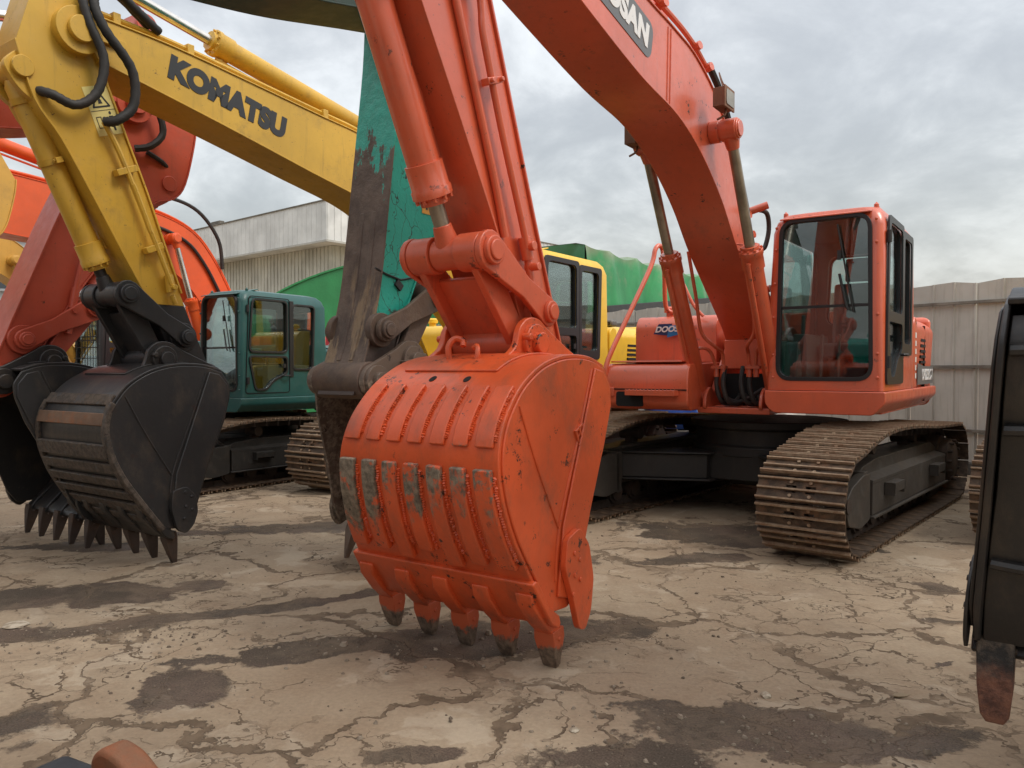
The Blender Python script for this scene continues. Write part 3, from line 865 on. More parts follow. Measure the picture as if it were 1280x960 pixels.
def bucket(root, par, dx, dz, rot, pm, sm, tm, pivot=(4.66, 1.48), n_strip=7, extra=True, width=1.22, far=False, ysh=.02, blunt=False, slim=False, rust=False):
    made0 = set(o.name for o in bpy.data.objects)
    th = R(rot)
    def T(p):
        x, z = p[0]-pivot[0], p[1]-pivot[1]
        return (pivot[0]+dx+x*math.cos(th)-z*math.sin(th), pivot[1]+dz+x*math.sin(th)+z*math.cos(th))
    hw = width/2
    shell0 = [(4.84, 1.50), (5.0, 1.545), (5.22, 1.55), (5.42, 1.51), (5.58, 1.43), (5.68, 1.34), (5.76, 1.22), (5.79, 1.08), (5.765, .92), (5.69, .74), (5.59, .58), (5.48, .42), (5.40, .31)]
    sh = [T(p) for p in catmull(shell0, 5)]
    b = MB()
    b.strip(sh, .022, -hw+.012, hw-.012, 1)
    # side plates: shell curve closed by the opening edge
    op = [(5.40, .31), (5.24, .30), (5.15, .42), (5.02, .74), (4.84, 1.10), (4.775, 1.30), (4.77, 1.40), (4.84, 1.50)]
    side = [T(p) for p in catmull(shell0, 5)]+[T(p) for p in rpoly(op, .03, 3)[4:-4]]
    for y0, y1 in ((hw-.024, hw), (-hw, -hw+.024)): b.prism(side, y0, y1)
    bk = b.build('bucket', pm, root, .005, seg=2)
    # stiffening plates and weld lines on both sides
    for s_ in (1, -1):
        k = MB(); y0, y1 = (hw, hw+.016) if s_ > 0 else (-hw-.016, -hw)
        rim = [(5.36, .38), (5.26, .35), (5.16, .44), (5.03, .76), (4.86, 1.12), (4.79, 1.30), (4.80, 1.40), (4.87, 1.485), (4.96, 1.505), (5.30, .72)]
        k.prism([T(p) for p in rim], y0, y1-.006*0)
        k.build('edge_plate', pm, bk, .006)
        k = MB(); yy = s_*(hw+.003)
        for path in ([(5.66, 1.33), (5.55, 1.10), (5.44, .90), (5.33, .71)], [(4.985, 1.50), (5.08, 1.27), (5.20, 1.0), (5.33, .71), (5.37, .46)]):
            pp = [T(p) for p in path]
            k.tube([(p[0], yy, p[1]) for p in pp], .0065, 6, 4, ribs=.12)
        k.build('weld_bead', pm, bk, dissolve=False)
    # lip (cutting edge)
    lip = [(5.555, .50), (5.58, .485), (5.50, .37), (5.415, .255), (5.36, .225), (5.33, .24), (5.345, .285), (5.43, .345), (5.53, .49)]
    k = MB(); k.prism([T(p) for p in lip], -hw-.012, hw+.012); lp = k.build('cutting_edge', pm, bk, .008)
    # wear strips over the heel
    if n_strip:
        mid = 32
        L = [T(p) for p in catmull(shell0, 5)]
        span = (width-.04)/n_strip
        for i in range(n_strip):
            yc = -hw+.02+span*(i+.5)
            w = span*.31 if 0 < i < n_strip-1 else span*.36
            L2 = shift_out(L, .021); yj = random.uniform(-.006, .006); yc += yj
            k = MB(); k.strip(L2[22:34], .018, yc-w, yc+w, 1); k.build('wear_strip', sm, bk, .006)
            e_ = random.choice((50, 51, 52)); k = MB(); k.strip(L2[36:e_], .030, yc-w*.95, yc+w*.95, 1); k.build('wear_strip', sm, bk, .007)
            k = MB()
            for q_ in (22, 36):
                seg_ = L2[q_+1:(33 if q_ == 22 else 50)]
                k.tube([(p[0]+random.uniform(-.003, .003), yc+w*1.08+random.uniform(-.004, .004), p[1]) for p in catmull(seg_, 2)], .012, 6, 3, ribs=.25)
            # nudge the bead out of the shell
            k.build('weld_bead', pm, bk, dissolve=False)
    else:
        L = [T(p) for p in catmull(shell0, 5)]
        for j in (26, 31, 38, 42, 45, 48, 51, 54):
            k = MB(); k.strip(shift_out(L, .021)[j:j+(4 if j < 40 else 3)], .022+random.uniform(0, .012), -hw+.02, hw-.02, 1); k.build('wear_strip', (M['rust_bar'] if (rust and j == 31) else sm), bk, .006)
        for s_ in (1, -1):
            k = MB(); y0, y1 = (hw-.05, hw+.02) if s_ > 0 else (-hw-.02, -hw+.05)
            k.strip(L[28:60], .045, y0, y1, 1); k.build('heel_guard', sm, bk, .01)
    # reinforcing plate on top
    L = [T(p) for p in catmull(shell0, 5)]
    k = MB(); k.strip(shift_out(L, .021)[4:19], .012, -hw*.72, hw*.55, 1); k.build('top_plate', pm, bk, .004)
    if slim:       # closing plate and ridges of the hanging bucket
        opn = [T(p) for p in catmull([(4.86, 1.47), (4.82, 1.38), (4.85, 1.22), (4.92, 1.08), (5.07, .74), (5.19, .44), (5.27, .30)], 5)]
        k = MB(); k.strip(opn, .02, -hw+.03, hw-.03, 1); k.build('face_plate', sm, bk, .004)
        for z_, x_ in ((1.36, 4.81), (1.10, 4.895), (.62, 5.105)):
            k = MB(); c0 = T((x_, z_)); k.tube([(c0[0]+random.uniform(-.004, .004), -hw+.04+i*(2*hw-.08)/14, c0[1]+random.uniform(-.005, .005)) for i in range(15)], .020, 8, 2); k.build('face_ridge', sm, bk)
    # lugs
    P3, P4 = par['P3'], par['P4']
    for s_ in (1, -1):
        y0, y1 = (.235, .275) if s_ > 0 else (-.275, -.235)
        base = [T((5.45, 1.49)), T((5.28, 1.56))]
        pts = [T((5.42, 1.50)), (P3[0]+.15, P3[1]-.02), (P3[0]+.13, P3[1]+.08), (P3[0]+.05, P3[1]+.14), (P3[0]-.06, P3[1]+.14), (P3[0]-.15, P3[1]+.08), (P4[0]+.02, P4[1]+.13), (P4[0]-.08, P4[1]+.09), (P4[0]-.13, P4[1]), (P4[0]-.09, P4[1]-.10), T((4.84, 1.40)), T((5.1, 1.48))]
        k = MB(); k.prism(rpoly(pts, .05), y0, y1)
        o = s_
        for P in (P3, P4):
            k.cyl((P[0], o*.27, P[1]), (P[0], o*.305, P[1]), .105)
            k.cyl((P[0], o*.30, P[1]), (P[0], o*.345, P[1]), .058)
        k.cyl((P3[0]+.09, o*.27, P3[1]+.03), (P3[0]+.09, o*.325, P3[1]+.03), .022, n=8)
        k.build('bucket_lug', pm, bk, .006)
    if extra:
        k = MB(); hx, hz = T((5.36, 1.53))
        k.tube([(hx+.02, -.04, hz-.02), (hx+.03, -.05, hz+.08), (hx-.0, -.03, hz+.13), (hx-.02, .01, hz+.12), (hx-.01, .02, hz+.09)], .017, 8, 5)
        k.tube([(hx+.02, .13, hz-.02), (hx+.02, .14, hz+.05), (hx+.0, .12, hz+.09), (hx-.01, .09, hz+.08)], .014, 8, 5)
        k.build('lifting_hook', pm, bk)
        if n_strip:
            L3 = shift_out(L, .0205); i_ = 20; p_ = Vector(L3[i_]); t_ = (Vector(L3[i_+1])-Vector(L3[i_-1])).normalized(); n_ = Vector((-t_.y, t_.x))
            for y in (-.12, .16):
                k = MB(); k.cyl((p_.x, y, p_.y), (p_.x+n_.x*.004, y, p_.y+n_.y*.004), .024, n=16); k.build('drain_hole', M['hole'], bk)
    # five adapters with worn points
    yst = (width-.14)/4
    for i in range(5):
        yc = -hw+.07+i*yst
        k = MB()
        ad = [(5.47, .40), (5.35, .40), (5.27, .22), (5.265, .135), (5.30, .115), (5.36, .13), (5.42, .26)]
        ad = [(5.55, .425), (5.50, .43), (5.33, .27), (5.27, .20), (5.27, .175), (5.35, .175), (5.43, .245), (5.53, .36)]
        if not n_strip: ad = [(p[0]+.035, p[1]+(.07 if blunt else .055)) for p in ad]
        k.prism([T(p) for p in ad], yc-(.052 if (n_strip or blunt) else .040), yc+(.052 if (n_strip or blunt) else .040)); k.build('tooth_adapter', pm, bk, .010, seg=3)
        k = MB(); a0 = T((5.315, .185) if n_strip else ((5.34, .29) if blunt else (5.345, .25))); a1 = T((5.292, .0)); tl = (Vector(a1)-Vector(a0)).length; shp = .45 if (n_strip == 0 and not blunt) else 1.0
        A_ = Vector((a0[0], yc, a0[1])); B_ = Vector((a1[0], yc, a1[1])); d = (B_-A_).normalized(); u = Vector((d.z, 0, -d.x))
        vs = []
        wear = random.uniform(-.006, .008)
        for t, hwid, hth in ((-.02, .058, .050), (.03, .060, .050), (tl*.55, .064-.014*shp**-.9, .036), (tl*.9+wear, .043*shp, .020), (tl+wear, .032*shp, .010)):
            c = A_+d*t
            hwid *= (1 if n_strip else (1.0 if blunt else .66)); hth *= (1.5 if blunt else 1)
            if blunt: hwid = {0: .058, 1: .060, 2: .057, 3: .046, 4: .028}[(0, 1, 2, 3, 4)[sum(1 for q9 in (0.0, tl*.3, tl*.7, tl*.97) if t > q9)]]
            for a, e in ((-1, -1), (1, -1), (1, 1), (-1, 1)): vs.append(c+Vector((0, a*hwid, 0))+u*(e*hth))
        fs = [(0, 1, 2, 3), (16, 19, 18, 17)]
        for j in range(4):
            for q_ in range(4): fs.append((j*4+q_, j*4+(q_+1) % 4, (j+1)*4+(q_+1) % 4, (j+1)*4+q_))
        k.add(vs, fs); k.cyl(A_+d*.03-Vector((0, .066, 0)), A_+d*.03+Vector((0, .066, 0)), .013, n=8)
        k.build('bucket_tooth', tm, bk, .016 if blunt else .009, seg=3, dissolve=False)
    # side cutters
    for s_ in (1, -1):
        cth = .03 if slim else .052
        y0, y1 = (hw+.017, hw+cth) if s_ > 0 else (-hw-cth, -hw-.017)
        k = MB()
        sc = [(5.32, .66), (5.20, .70), (5.11, .60), (5.07, .42), (5.10, .26), (5.16, .17), (5.22, .19), (5.28, .36), (5.35, .52)]
        if n_strip == 0: sc = [(5.36, .60), (5.24, .62), (5.17, .54), (5.16, .42), (5.20, .32), (5.27, .26), (5.34, .30), (5.38, .46)]
        k.prism([T(p) for p in rpoly(sc, .03)], y0, y1)
        for p in ((5.26, .58), (5.21, .54), (5.26, .47), (5.28, .38), (5.21, .44)):
            t_ = T(p); k.cyl((t_[0], s_*(hw+cth-.002), t_[1]), (t_[0], s_*(hw+cth+.006), t_[1]), .013, n=6)
        k.build('side_cutter', pm, bk, .010, seg=3)
    # buckets taper: narrower at the heel than at the lip
    lip_p, heel_p = Vector((5.33, .2)), Vector((5.45, 1.5))
    a_, b_ = Vector(T(lip_p)), Vector(T(heel_p)); ax_ = (b_-a_); ll_ = ax_.length; ax_.normalize()
    seen = set()
    for o in bpy.data.objects:
        if o.name in made0 or o.data is None or o.name.startswith('bucket_lug') or o.name.startswith('lifting'): continue
        if o.data in seen: continue
        seen.add(o.data)
        for v in o.data.vertices:
            t = max(0, min(1, (Vector((v.co.x, v.co.z))-a_).dot(ax_)/ll_))
            t = t*t*(3-2*t) if t < .5 else .5+(t-.5)*1.0
            v.co.y = v.co.y*(1-.215*min(t, 1))+ysh*t
    return bk

def front_end(root, par, boom_m, arm_m, bm_, sm, tm, rod1, rod2, arm_lower=None, back_plate=None, n_strip=7, rot=0.0, link_m=None, cyl_m=None, cyl_head_m=None, extra=True, bucket_on=True, **bkw):
    lm = link_m or arm_m; cm = cyl_m or boom_m
    if rot:
        a = R(rot)
        def Q(p): return (.15+(p[0]-.15)*math.cos(a)-(p[1]-1.65)*math.sin(a), 1.65+(p[0]-.15)*math.sin(a)+(p[1]-1.65)*math.cos(a))
        par = dict(par)
        for k in ('P1', 'P2', 'P3', 'P4', 'H', 'T', 'Cb', 'cp', 'ac'): par[k] = Q(par[k])
        for k in ('low', 'up', 'armf', 'armb'): par[k] = [Q(p) for p in par[k]]
    hw, aw = par['hw'], par['aw']
    H, T, P1, P2, P3, P4, Cb = (par[k] for k in ('H', 'T', 'P1', 'P2', 'P3', 'P4', 'Cb'))
    b = MB(); section(b, par['low'], par['up'], hw)
    b.cyl((H[0], -hw-.03, H[1]), (H[0], hw+.03, H[1]), .17, n=28)
    b.cyl((.15, -hw-.05, 1.66), (.15, hw+.05, 1.66), .17, n=28)
    for s_ in (1, -1):
        b.cyl((par['cp'][0], s_*(hw-.01), par['cp'][1]), (par['cp'][0], s_*.30, par['cp'][1]), .09, n=24)
    b.prism(rpoly([(par['ac'][0]-.30, par['ac'][1]-.28), (par['ac'][0]+.32, par['ac'][1]-.26), (par['ac'][0]+.1, par['ac'][1]+.08), (par['ac'][0]-.1, par['ac'][1]+.08)], .05), -.16, -.12)
    b.prism(rpoly([(par['ac'][0]-.30, par['ac'][1]-.28), (par['ac'][0]+.32, par['ac'][1]-.26), (par['ac'][0]+.1, par['ac'][1]+.08), (par['ac'][0]-.1, par['ac'][1]+.08)], .05), .12, .16)
    boom = b.build('boom', boom_m, root, .004)
    for s_ in (1, -1):
        k = MB(); k.cyl((H[0], s_*(hw+.03), H[1]), (H[0], s_*(hw+.075), H[1]), .095)
        k.box(H[0]-.35, H[0]-.08, min(s_*(hw+.0), s_*(hw+.02)), max(s_*(hw+.0), s_*(hw+.02)), H[1]-.03, H[1]+.03)
        k.build('boom_pin', boom_m, boom, .005)
    # arm
    f = catmull(par['armf'], 4); bk = catmull(par['armb'], 4)
    def cutz(line, z, above):
        return [p for p in line if (p[1] >= z) == above]
    b = MB()
    poly = f+bk[::-1]
    if arm_lower:
        zc = 2.02
        fu, fl = cutz(f, zc, True), cutz(f, zc, False); bu, bl = cutz(bk, zc, True), cutz(bk, zc, False)
        def xat(line, z):
            for p, q in zip(line[:-1], line[1:]):
                if (p[1]-z)*(q[1]-z) <= 0 and p[1] != q[1]: return (p[0]+(q[0]-p[0])*(z-p[1])/(q[1]-p[1]), z)
        cf, cb_ = xat(f, zc), xat(bk, zc)
        b.prism([cf]+fu+bu[::-1]+[cb_], -aw, aw)
        arm = b.build('arm', arm_m, root, .004)
        k = MB(); k.prism(fl+[(cf[0], zc-.001), (cb_[0], zc-.001)]+bl[::-1], -aw+.001, aw-.001)
        k.build('arm_nose', arm_lower, arm, .004)
    else:
        b.prism(poly, -aw, aw)
        arm = b.build('arm', arm_m, root, .004)
    k = MB(); L_ = [p for p in bk[2:] if not arm_lower or p[1] > 2.03]; k.strip(L_, .016, -aw-.016, aw+.016, 1); k.build('back_plate', back_plate or arm_m, arm, .003)
    k = MB(); L_ = [p for p in f[3:] if not arm_lower or p[1] > 2.03]; k.strip(L_, .014, -aw-.014, aw+.014, -1); k.build('front_plate', arm_m, arm, .003)
    if back_plate:   # ridges down the scraped back
        k = MB()
        for y in (-.07, .05): k.strip(bk[4:14], .022, y-.022, y+.022, 1)
        k.build('scraped_rib', back_plate, arm, .006)
    pbm = M['brown_steel'] if back_plate else (arm_lower or arm_m)
    for s_ in (1, -1):
        k = MB(); k.cyl((P2[0], s_*(aw-.01), P2[1]), (P2[0], s_*(aw+.045), P2[1]), .12, n=28); k.build('pin_boss', pbm, arm, .005)
        k = MB(); k.prism(rpoly([(Cb[0]-.42, Cb[1]-.42), (Cb[0]+.02, Cb[1]-.16), (Cb[0]+.13, Cb[1]), (Cb[0]+.02, Cb[1]+.13), (Cb[0]-.42, Cb[1]+.2)], .06), min(s_*.105, s_*.165), max(s_*.105, s_*.165))
        k.cyl((Cb[0], s_*.16, Cb[1]), (Cb[0], s_*.20, Cb[1]), .075); k.build('cylinder_bracket', arm_m, arm, .005)
        k = MB(); k.cyl((T[0]-.02, s_*(aw-.02), T[1]), (T[0]-.02, s_*(aw+.03), T[1]), .1); k.build('pin_boss', arm_m, arm, .005)
    k = MB(); k.cyl((P4[0], -.232, P4[1]), (P4[0], .232, P4[1]), .13, n=28); k.build('arm_end_tube', lm if arm_lower or back_plate else arm_m, arm, .006)
    # side links
    for s_ in (1, -1):
        y0, y1 = (.236, .272) if s_ > 0 else (-.272, -.236)
        A_, B_ = Vector(P1), Vector(P2); d = (B_-A_).normalized(); nn = Vector((-d.y, d.x))
        out = []
        for c, r, sgn in ((A_, .105, -1), (B_, .085, 1)):
            for q_ in range(9):
                an = math.pi*(q_/8-.5)
                v = (d*sgn*math.cos(an)*r+nn*sgn*math.sin(an)*r)
                out.append(c+v)
        mid1 = (A_+B_)/2
        ll = out[:9]+[mid1-nn*.062+d*.05]+out[9:]+[mid1+nn*.062+d*.05]
        ll = [tuple(p) for p in ll]
        k = MB(); k.prism(ll, y0, y1)
        for P, r in ((P1, .075), (P2, .062)):
            k.cyl((P[0], s_*.27, P[1]), (P[0], s_*.300, P[1]), r, n=24); k.cyl((P[0], s_*.298, P[1]), (P[0], s_*.312, P[1]), r*.72, n=24)
        k.build('side_link', lm, root, .008, seg=3)
    # bucket link
    k = MB(); A_, B_ = Vector(P1), Vector(P3); d = (B_-A_).normalized(); nn = Vector((-d.y, d.x)); L = (B_-A_).length
    dd = Vector((d.x, 0, d.y)); n3 = Vector((nn.x, 0, nn.y))
    c = Vector(((A_.x+B_.x)/2, 0, (A_.y+B_.y)/2))
    for s_ in (1, -1):
        pl = [A_+nn*.085-d*.0, A_-nn*.085, B_-nn*.07+d*.0, B_+nn*.07]
        k.prism([tuple(p) for p in (pl if True else pl)], min(s_*.155, s_*.20), max(s_*.155, s_*.20))
    k.obox(c+dd*.05, L-.20, .32, .03, dd, (0, 1, 0))
    for s_ in (1, -1):
        k.cyl((P1[0], s_*.085, P1[1]), (P1[0], s_*.232, P1[1]), .10, n=28)
    k.cyl((P3[0], -.232, P3[1]), (P3[0], .232, P3[1]), .085, n=28)
    k.build('bucket_link', lm, root, .007, seg=3)
    k = MB(); k.cyl((P1[0], -.30, P1[1]), (P1[0], .30, P1[1]), .05); k.build('link_pin', lm, root, .004)
    cylinder(root, 'bucket_cylinder', Cb, P1, 0, .085, .042, .865, cyl_head_m or cm, rod2, band=(.12, .38), eye=.078, eye_m=lm)
    cylinder(root, 'arm_cylinder', par['ac'], T, 0, .095, .045, .56, cm, rod1, eye=.1)
    for s_ in (1, -1):
        cylinder(root, 'boom_cylinder', par['cb'], par['cp'], s_*.38, .085, .045, .60, cm, rod1, eye=.065)
        k = MB(); k.cyl((par['cp'][0], s_*.29, par['cp'][1]), (par['cp'][0], s_*.46, par['cp'][1]), .080, n=28); k.cyl((par['cp'][0], s_*.455, par['cp'][1]), (par['cp'][0], s_*.472, par['cp'][1]), .066, n=28)
        k.build('cylinder_pin', boom_m, boom, .006)
    if bucket_on:
        bucket(root, par, *par['bucket'], bm_, sm, tm, n_strip=n_strip, extra=extra, **bkw)
    return boom, arm, par

def on_line(line, t):
    i = min(int(t), len(line)-2); f = t-i
    return (line[i][0]+(line[i+1][0]-line[i][0])*f, line[i][1]+(line[i+1][1]-line[i][1])*f)

def heading(deg):
    """machine facing the camera side: deg measured from -y towards -x; returns z rotation"""
    a = R(deg); return math.atan2(-math.cos(a), -math.sin(a))

GRP = 'excavators parked in rows in the yard'
# ================================================================== 1. orange-red excavator
D = empty('excavator', (2.80, 8.57, 0), heading(35.1))
tag(D, 'clean orange-red excavator with its ribbed bucket standing centre front', 'excavator', GRP)
tracks(D, R(-4.9), True)
cD = cab(D, M['orange'], windshield='dark', dark=True); cD.scale = (1, 1, 1.035); cD.location = (0, 0, -.046)
upper(D, M['orange'])
boomD, armD, pD = front_end(D, CANON, M['orange'], M['orange'], M['orange_bucket'], M['orange_strip'], M['tooth_painted'], M['rod_dull'], M['rod_dull'], link_m=M['orange_worn'], ysh=.115)

# boom lettering plate on the left side of the boom
def slab_on_side(root, name, mat, p0, ang, L, Hh, y, r=.06, t=.004):
    """rounded plate on a y = const side face, centre p0, running along angle ang in the xz plane"""
    b = MB(); b.prism(rrect(-L/2, L/2, -Hh/2, Hh/2, r, 6), 0, t)
    Mx = Matrix.Translation((p0[0], y, p0[1])) @ Matrix.Rotation(-ang, 4, 'Y')
    b.xf(Mx)
    return b.build(name, mat, root)
# seen from the machine's left (camera on +y side) text must read towards -x
bp = slab_on_side(boomD, 'name_plate', M['badge'], (4.0, 3.925), R(12), 1.12, .27, .2185, .08)
ux = Vector((-math.cos(R(12)), 0, -math.sin(R(12)))); uy = Vector((-math.sin(R(12))*1, 0, math.cos(R(12))))
lettering('name_lettering', 'DOOSAN', .215, M['white'], bp, (4.0, .2245, 3.925), ux, uy, bold=.012, spacing=1.04, sx=1.04)
for a_, b_ in (((3.17, 4.03), (3.19, 3.47)), ((3.12, 4.03), (3.14, 3.46)), ((1.30, 2.66), (1.72, 2.62))):
    k = MB(); n_ = 14
    k.tube([(a_[0]+(b_[0]-a_[0])*i/n_, .2205, a_[1]+(b_[1]-a_[1])*i/n_) for i in range(n_+1)], .006, 6, 0, ribs=.15); k.build('weld_seam', M['orange'], boomD, dissolve=False)
for dx_, dz_ in ((-.10, -.05),):
    k = MB(); n_ = 10
    k.tube([(4.86+i*.032, .1815, 1.97-i*.006) for i in range(n_+1)], .006, 6, 0, ribs=.15); k.build('weld_seam', M['orange'], armD, dissolve=False)
M['grease'] = steel('black_grease', (.022, .018, .015), .35, 0, .2, bump=.8)
# pipes on the arm's left side, with clamps
def arm_pipe(arm, y, path, r, mat, clamps):
    k = MB(); k.tube([(p[0], y+(p[2] if len(p) > 2 else 0), p[1]) for p in path], r, 10, 5)
    o = k.build('hydraulic_pipe', mat, arm)
    for c in clamps:
        k = MB()
        k.obox((c[0], y-.0, c[1]), .035, .05, .13, (.37, 0, .93), (0, 1, 0)); k.cyl((c[0]+.04, y+.02, c[1]-.015), (c[0]+.04, y+.045, c[1]-.015), .014, n=6)
        k.cyl((c[0]-.04, y+.02, c[1]+.015), (c[0]-.04, y+.045, c[1]+.015), .014, n=6)
        k.build('pipe_clamp', mat, arm, .004)
    return o
def yface(h): return h+.03
arm_pipe(armD, .235, [(5.62, 3.62, .01), (5.50, 3.42), (5.47, 3.30), (5.46, 3.20), (5.40, 3.02), (5.28, 2.70), (5.12, 2.32), (5.06, 2.16)], .020, M['orange'], [(5.38, 2.97)])
k = MB(); k.cyl((5.07, .22, 2.22), (5.03, .22, 2.10), .034); k.cyl((5.03, .22, 2.10), (5.00, .225, 1.96), .022); k.cyl((5.02, .2, 2.06), (5.02, .29, 2.06), .022); k.cyl((5.05, .2, 2.17), (5.05, .28, 2.17), .026)
k.tube([(5.00, .225, 1.98), (4.985, .23, 1.93), (4.94, .235, 1.90)], .02, 8, 4)
k.build('pipe_valve', M['orange'], armD, .003)
k = MB(); k.tube([(5.50, .24, 3.42), (5.62, .26, 3.50), (5.72, .30, 3.72), (5.74, .3, 4.0), (5.3, .3, 4.5)], .026, 10, 6, ribs=.04); k.build('hydraulic_hose', M['hose'], armD)
k = MB(); k.tube([(5.66, .20, 3.95), (5.60, .20, 3.62), (5.68, .20, 3.50), (5.66, .20, 3.38), (5.52, .20, 3.02), (5.30, .20, 2.45), (5.22, .20, 2.2)], .022, 10, 5); k.build('hydraulic_pipe', M['orange'], armD)

# pipes and hoses along the top of the boom
upD = catmull(CANON['up'], 6)
def along(line, z_off, t0, t1, n):
    out = []
    m = len(line)-1
    for i in range(n):
        t = (t0+(t1-t0)*i/(n-1))*m
        j = min(int(t), m-1); p = on_line(line, t)
        d = Vector((line[j+1][0]-line[j][0], line[j+1][1]-line[j][1])).normalized()
        out.append((p[0]-d.y*z_off, p[1]+d.x*z_off))
    return out
for yy, zo in ((.20, .10), (.14, .075), (-.05, .075), (-.14, .075)):
    pts = along(upD, zo, .16, .98, 22)
    if yy == .20:
        a_ = pts[:6]; mid = pts[5:11]; c_ = pts[10:]
        k = MB(); k.tube([(p[0], yy, p[1]) for p in a_], .020, 8, 3); k.build('hydraulic_pipe', M['orange'], boomD)
        k = MB(); k.tube([(p[0], yy+.02, p[1]+.015) for p in mid], .030, 8, 4); k.build('hydraulic_hose', M['hose'], boomD)
        k = MB(); k.tube([(p[0], yy, p[1]) for p in c_], .022, 8, 3); k.build('hydraulic_pipe', M['orange'], boomD)
        for q_ in (1, 4, 5, 10, 11, 14, 17):
            k = MB(); k.cyl((pts[q_][0]-.02, yy-.05, pts[q_][1]-.015), (pts[q_][0]+.0, yy+.05, pts[q_][1]), .035, n=10)
            k.cyl((pts[q_][0], yy-.05, pts[q_][1]-.09), (pts[q_][0], yy-.05, pts[q_][1]+.0), .016, n=8)
            k.build('pipe_clamp', M['orange'], boomD)
    else:
        k = MB(); k.tube([(p[0], yy, p[1]) for p in pts], .016, 6, 2); k.build('hydraulic_pipe', M['orange'], boomD)
# hose loop and fitting near the cab
k = MB(); k.tube([(1.30, .30, 2.98), (1.18, .34, 2.96), (1.12, .34, 2.82), (1.16, .32, 2.66), (1.22, .3, 2.62)], .022, 8, 5); k.build('hydraulic_hose', M['hose'], boomD)
k = MB(); k.cyl((1.34, .20, 2.96), (1.28, .38, 3.02), .035, n=10); k.build('hose_fitting', M['orange'], boomD)
# work lamp on the boom's left side and one under it
def work_lamp(par, x, y, z, mat):
    k = MB(); k.box(x-.10, x+.10, y-.07, y+.02, z-.075, z+.075)
    k.box(x-.11, x+.11, y+.02, y+.035, z-.085, z+.085)
    k.tube([(x, y, z-.08), (x+.02, y, z-.13), (x+.03, y-.06, z-.16)], .01, 6, 3)
    k.tube([(x-.02, y, z+.08), (x-.03, y-.04, z+.16), (x-.04, y-.07, z+.24)], .006, 6, 3)
    k.tube([(x+.06, y, z+.08), (x+.01, y-.04, z+.17), (x-.04, y-.07, z+.24)], .006, 6, 3)
    o = k.build('work_lamp', mat, par, .008)
    k = MB(); k.prism(rrect(x-.085, x+.085, z-.06, z+.06, .02), y+.0355, y+.041)
    k.build('lamp_lens', M['rod_dull'], o)
M['lamp_rust'] = steel('rusted_lamp_housing', (.20, .10, .06), .7, .1, .7, (.14, .06, .03), .6)
work_lamp(boomD, 2.46, .40, 3.66, M['lamp_rust'])
work_lamp(boomD, 2.62, -.30, 3.44, M['lamp_rust'])
# supply pipes down the boom cylinders and the loops above the deck
k = MB()
for s_ in (1, -1):
    k.tube([(1.52, s_*.30, 2.62), (1.40, s_*.27, 2.2), (1.28, s_*.26, 1.86), (1.18, s_*.16, 1.72), (1.06, s_*.13, 1.66), (1.03, s_*.13, 1.54)], .018, 8, 5)
    k.tube([(1.20, s_*.44, 1.40), (1.22, s_*.40, 1.60), (1.20, s_*.32, 1.70), (1.12, s_*.24, 1.68), (1.05, s_*.20, 1.54)], .018, 8, 5)
    k.box(.99, 1.07, s_*.17-.07, s_*.17+.07, 1.50, 1.53)
    for q_ in (.13, .20): k.cyl((1.03, s_*q_, 1.42), (1.03, s_*q_, 1.54), .028, n=8)
k.build('supply_pipe', M['orange'], D)
# lettered sticker on the tank, model plate on the hood
k = MB(); k.prism([(-1.06, 1.88), (-.88, 1.86), (-.84, 1.99), (-1.0, 1.99)], .6455, .6485, ax='yz')
st = k.build('tank_sticker', M['navy'], D)
k = MB(); k.prism([(-.90, 1.84), (-.72, 1.88), (-.64, 1.97), (-.88, 1.97)], .6488, .650, ax='yz'); k.build('sticker_patch', M['blue'], st)
k = MB(); k.prism([(-.72, 1.88), (-.64, 1.90), (-.60, 1.99), (-.68, 1.98)], .6502, .6515, ax='yz'); k.build('sticker_patch', M['green_st'], st)
lettering('sticker_lettering', 'DOOSAN', .085, M['white'], st, (.653, -.84, 1.93), (0, 1, 0.02), (0, 0, 1), bold=.003, shear=.3, sx=1.1)
k = MB(); k.prism([(-.66, 1.33), (-1.86, 1.33), (-1.86, 1.53), (-1.1, 1.53), (-.66, 1.56)], 1.371, 1.3745)
mp_ = k.build('model_plate', M['badge'], D)
lettering('model_lettering', 'DH225LC-7', .17, M['white'], mp_, (-1.38, 1.377, 1.43), (-1, 0, 0), (0, 0, 1), bold=.004, sx=.95)
k = MB()
for i in range(6):
    k.box(-.57, -.50, 1.3715, 1.374, 1.40+i*.085, 1.455+i*.085)
k.build('small_lettering', M['white'], D)
# raised foundry mark on the left side plate of the bucket
bkD = [o for o in D.children if o.name.startswith('bucket') and o.type == 'MESH' and o.name.split('.')[0] == 'bucket'][0]
def mark_bar(k, a, b):
    k.obox(((a[0]+b[0])/2, .603, (a[1]+b[1])/2), math.dist(a, b)+.014, .016, .014, (b[0]-a[0], 0, b[1]-a[1]), (0, 1, 0))
k = MB()
o_ = (5.165, 1.18); e1 = (-.8, .42); e2 = (-.42, -.8)
def mk(u, v): return (o_[0]+e1[0]*u+e2[0]*v, o_[1]+e1[1]*u+e2[1]*v)
for a, b in (((0, 0), (.075, 0)), ((0, 0), (0, .06)), ((.04, 0), (.04, .045)), ((0, .09), (.07, .09)), ((0, .09), (0, .14)), ((.07, .09), (.06, .14)), ((0, .14), (.06, .14))):
    mark_bar(k, mk(*a), mk(*b))
k.build('raised_mark', M['orange_bucket'], bkD, .003)
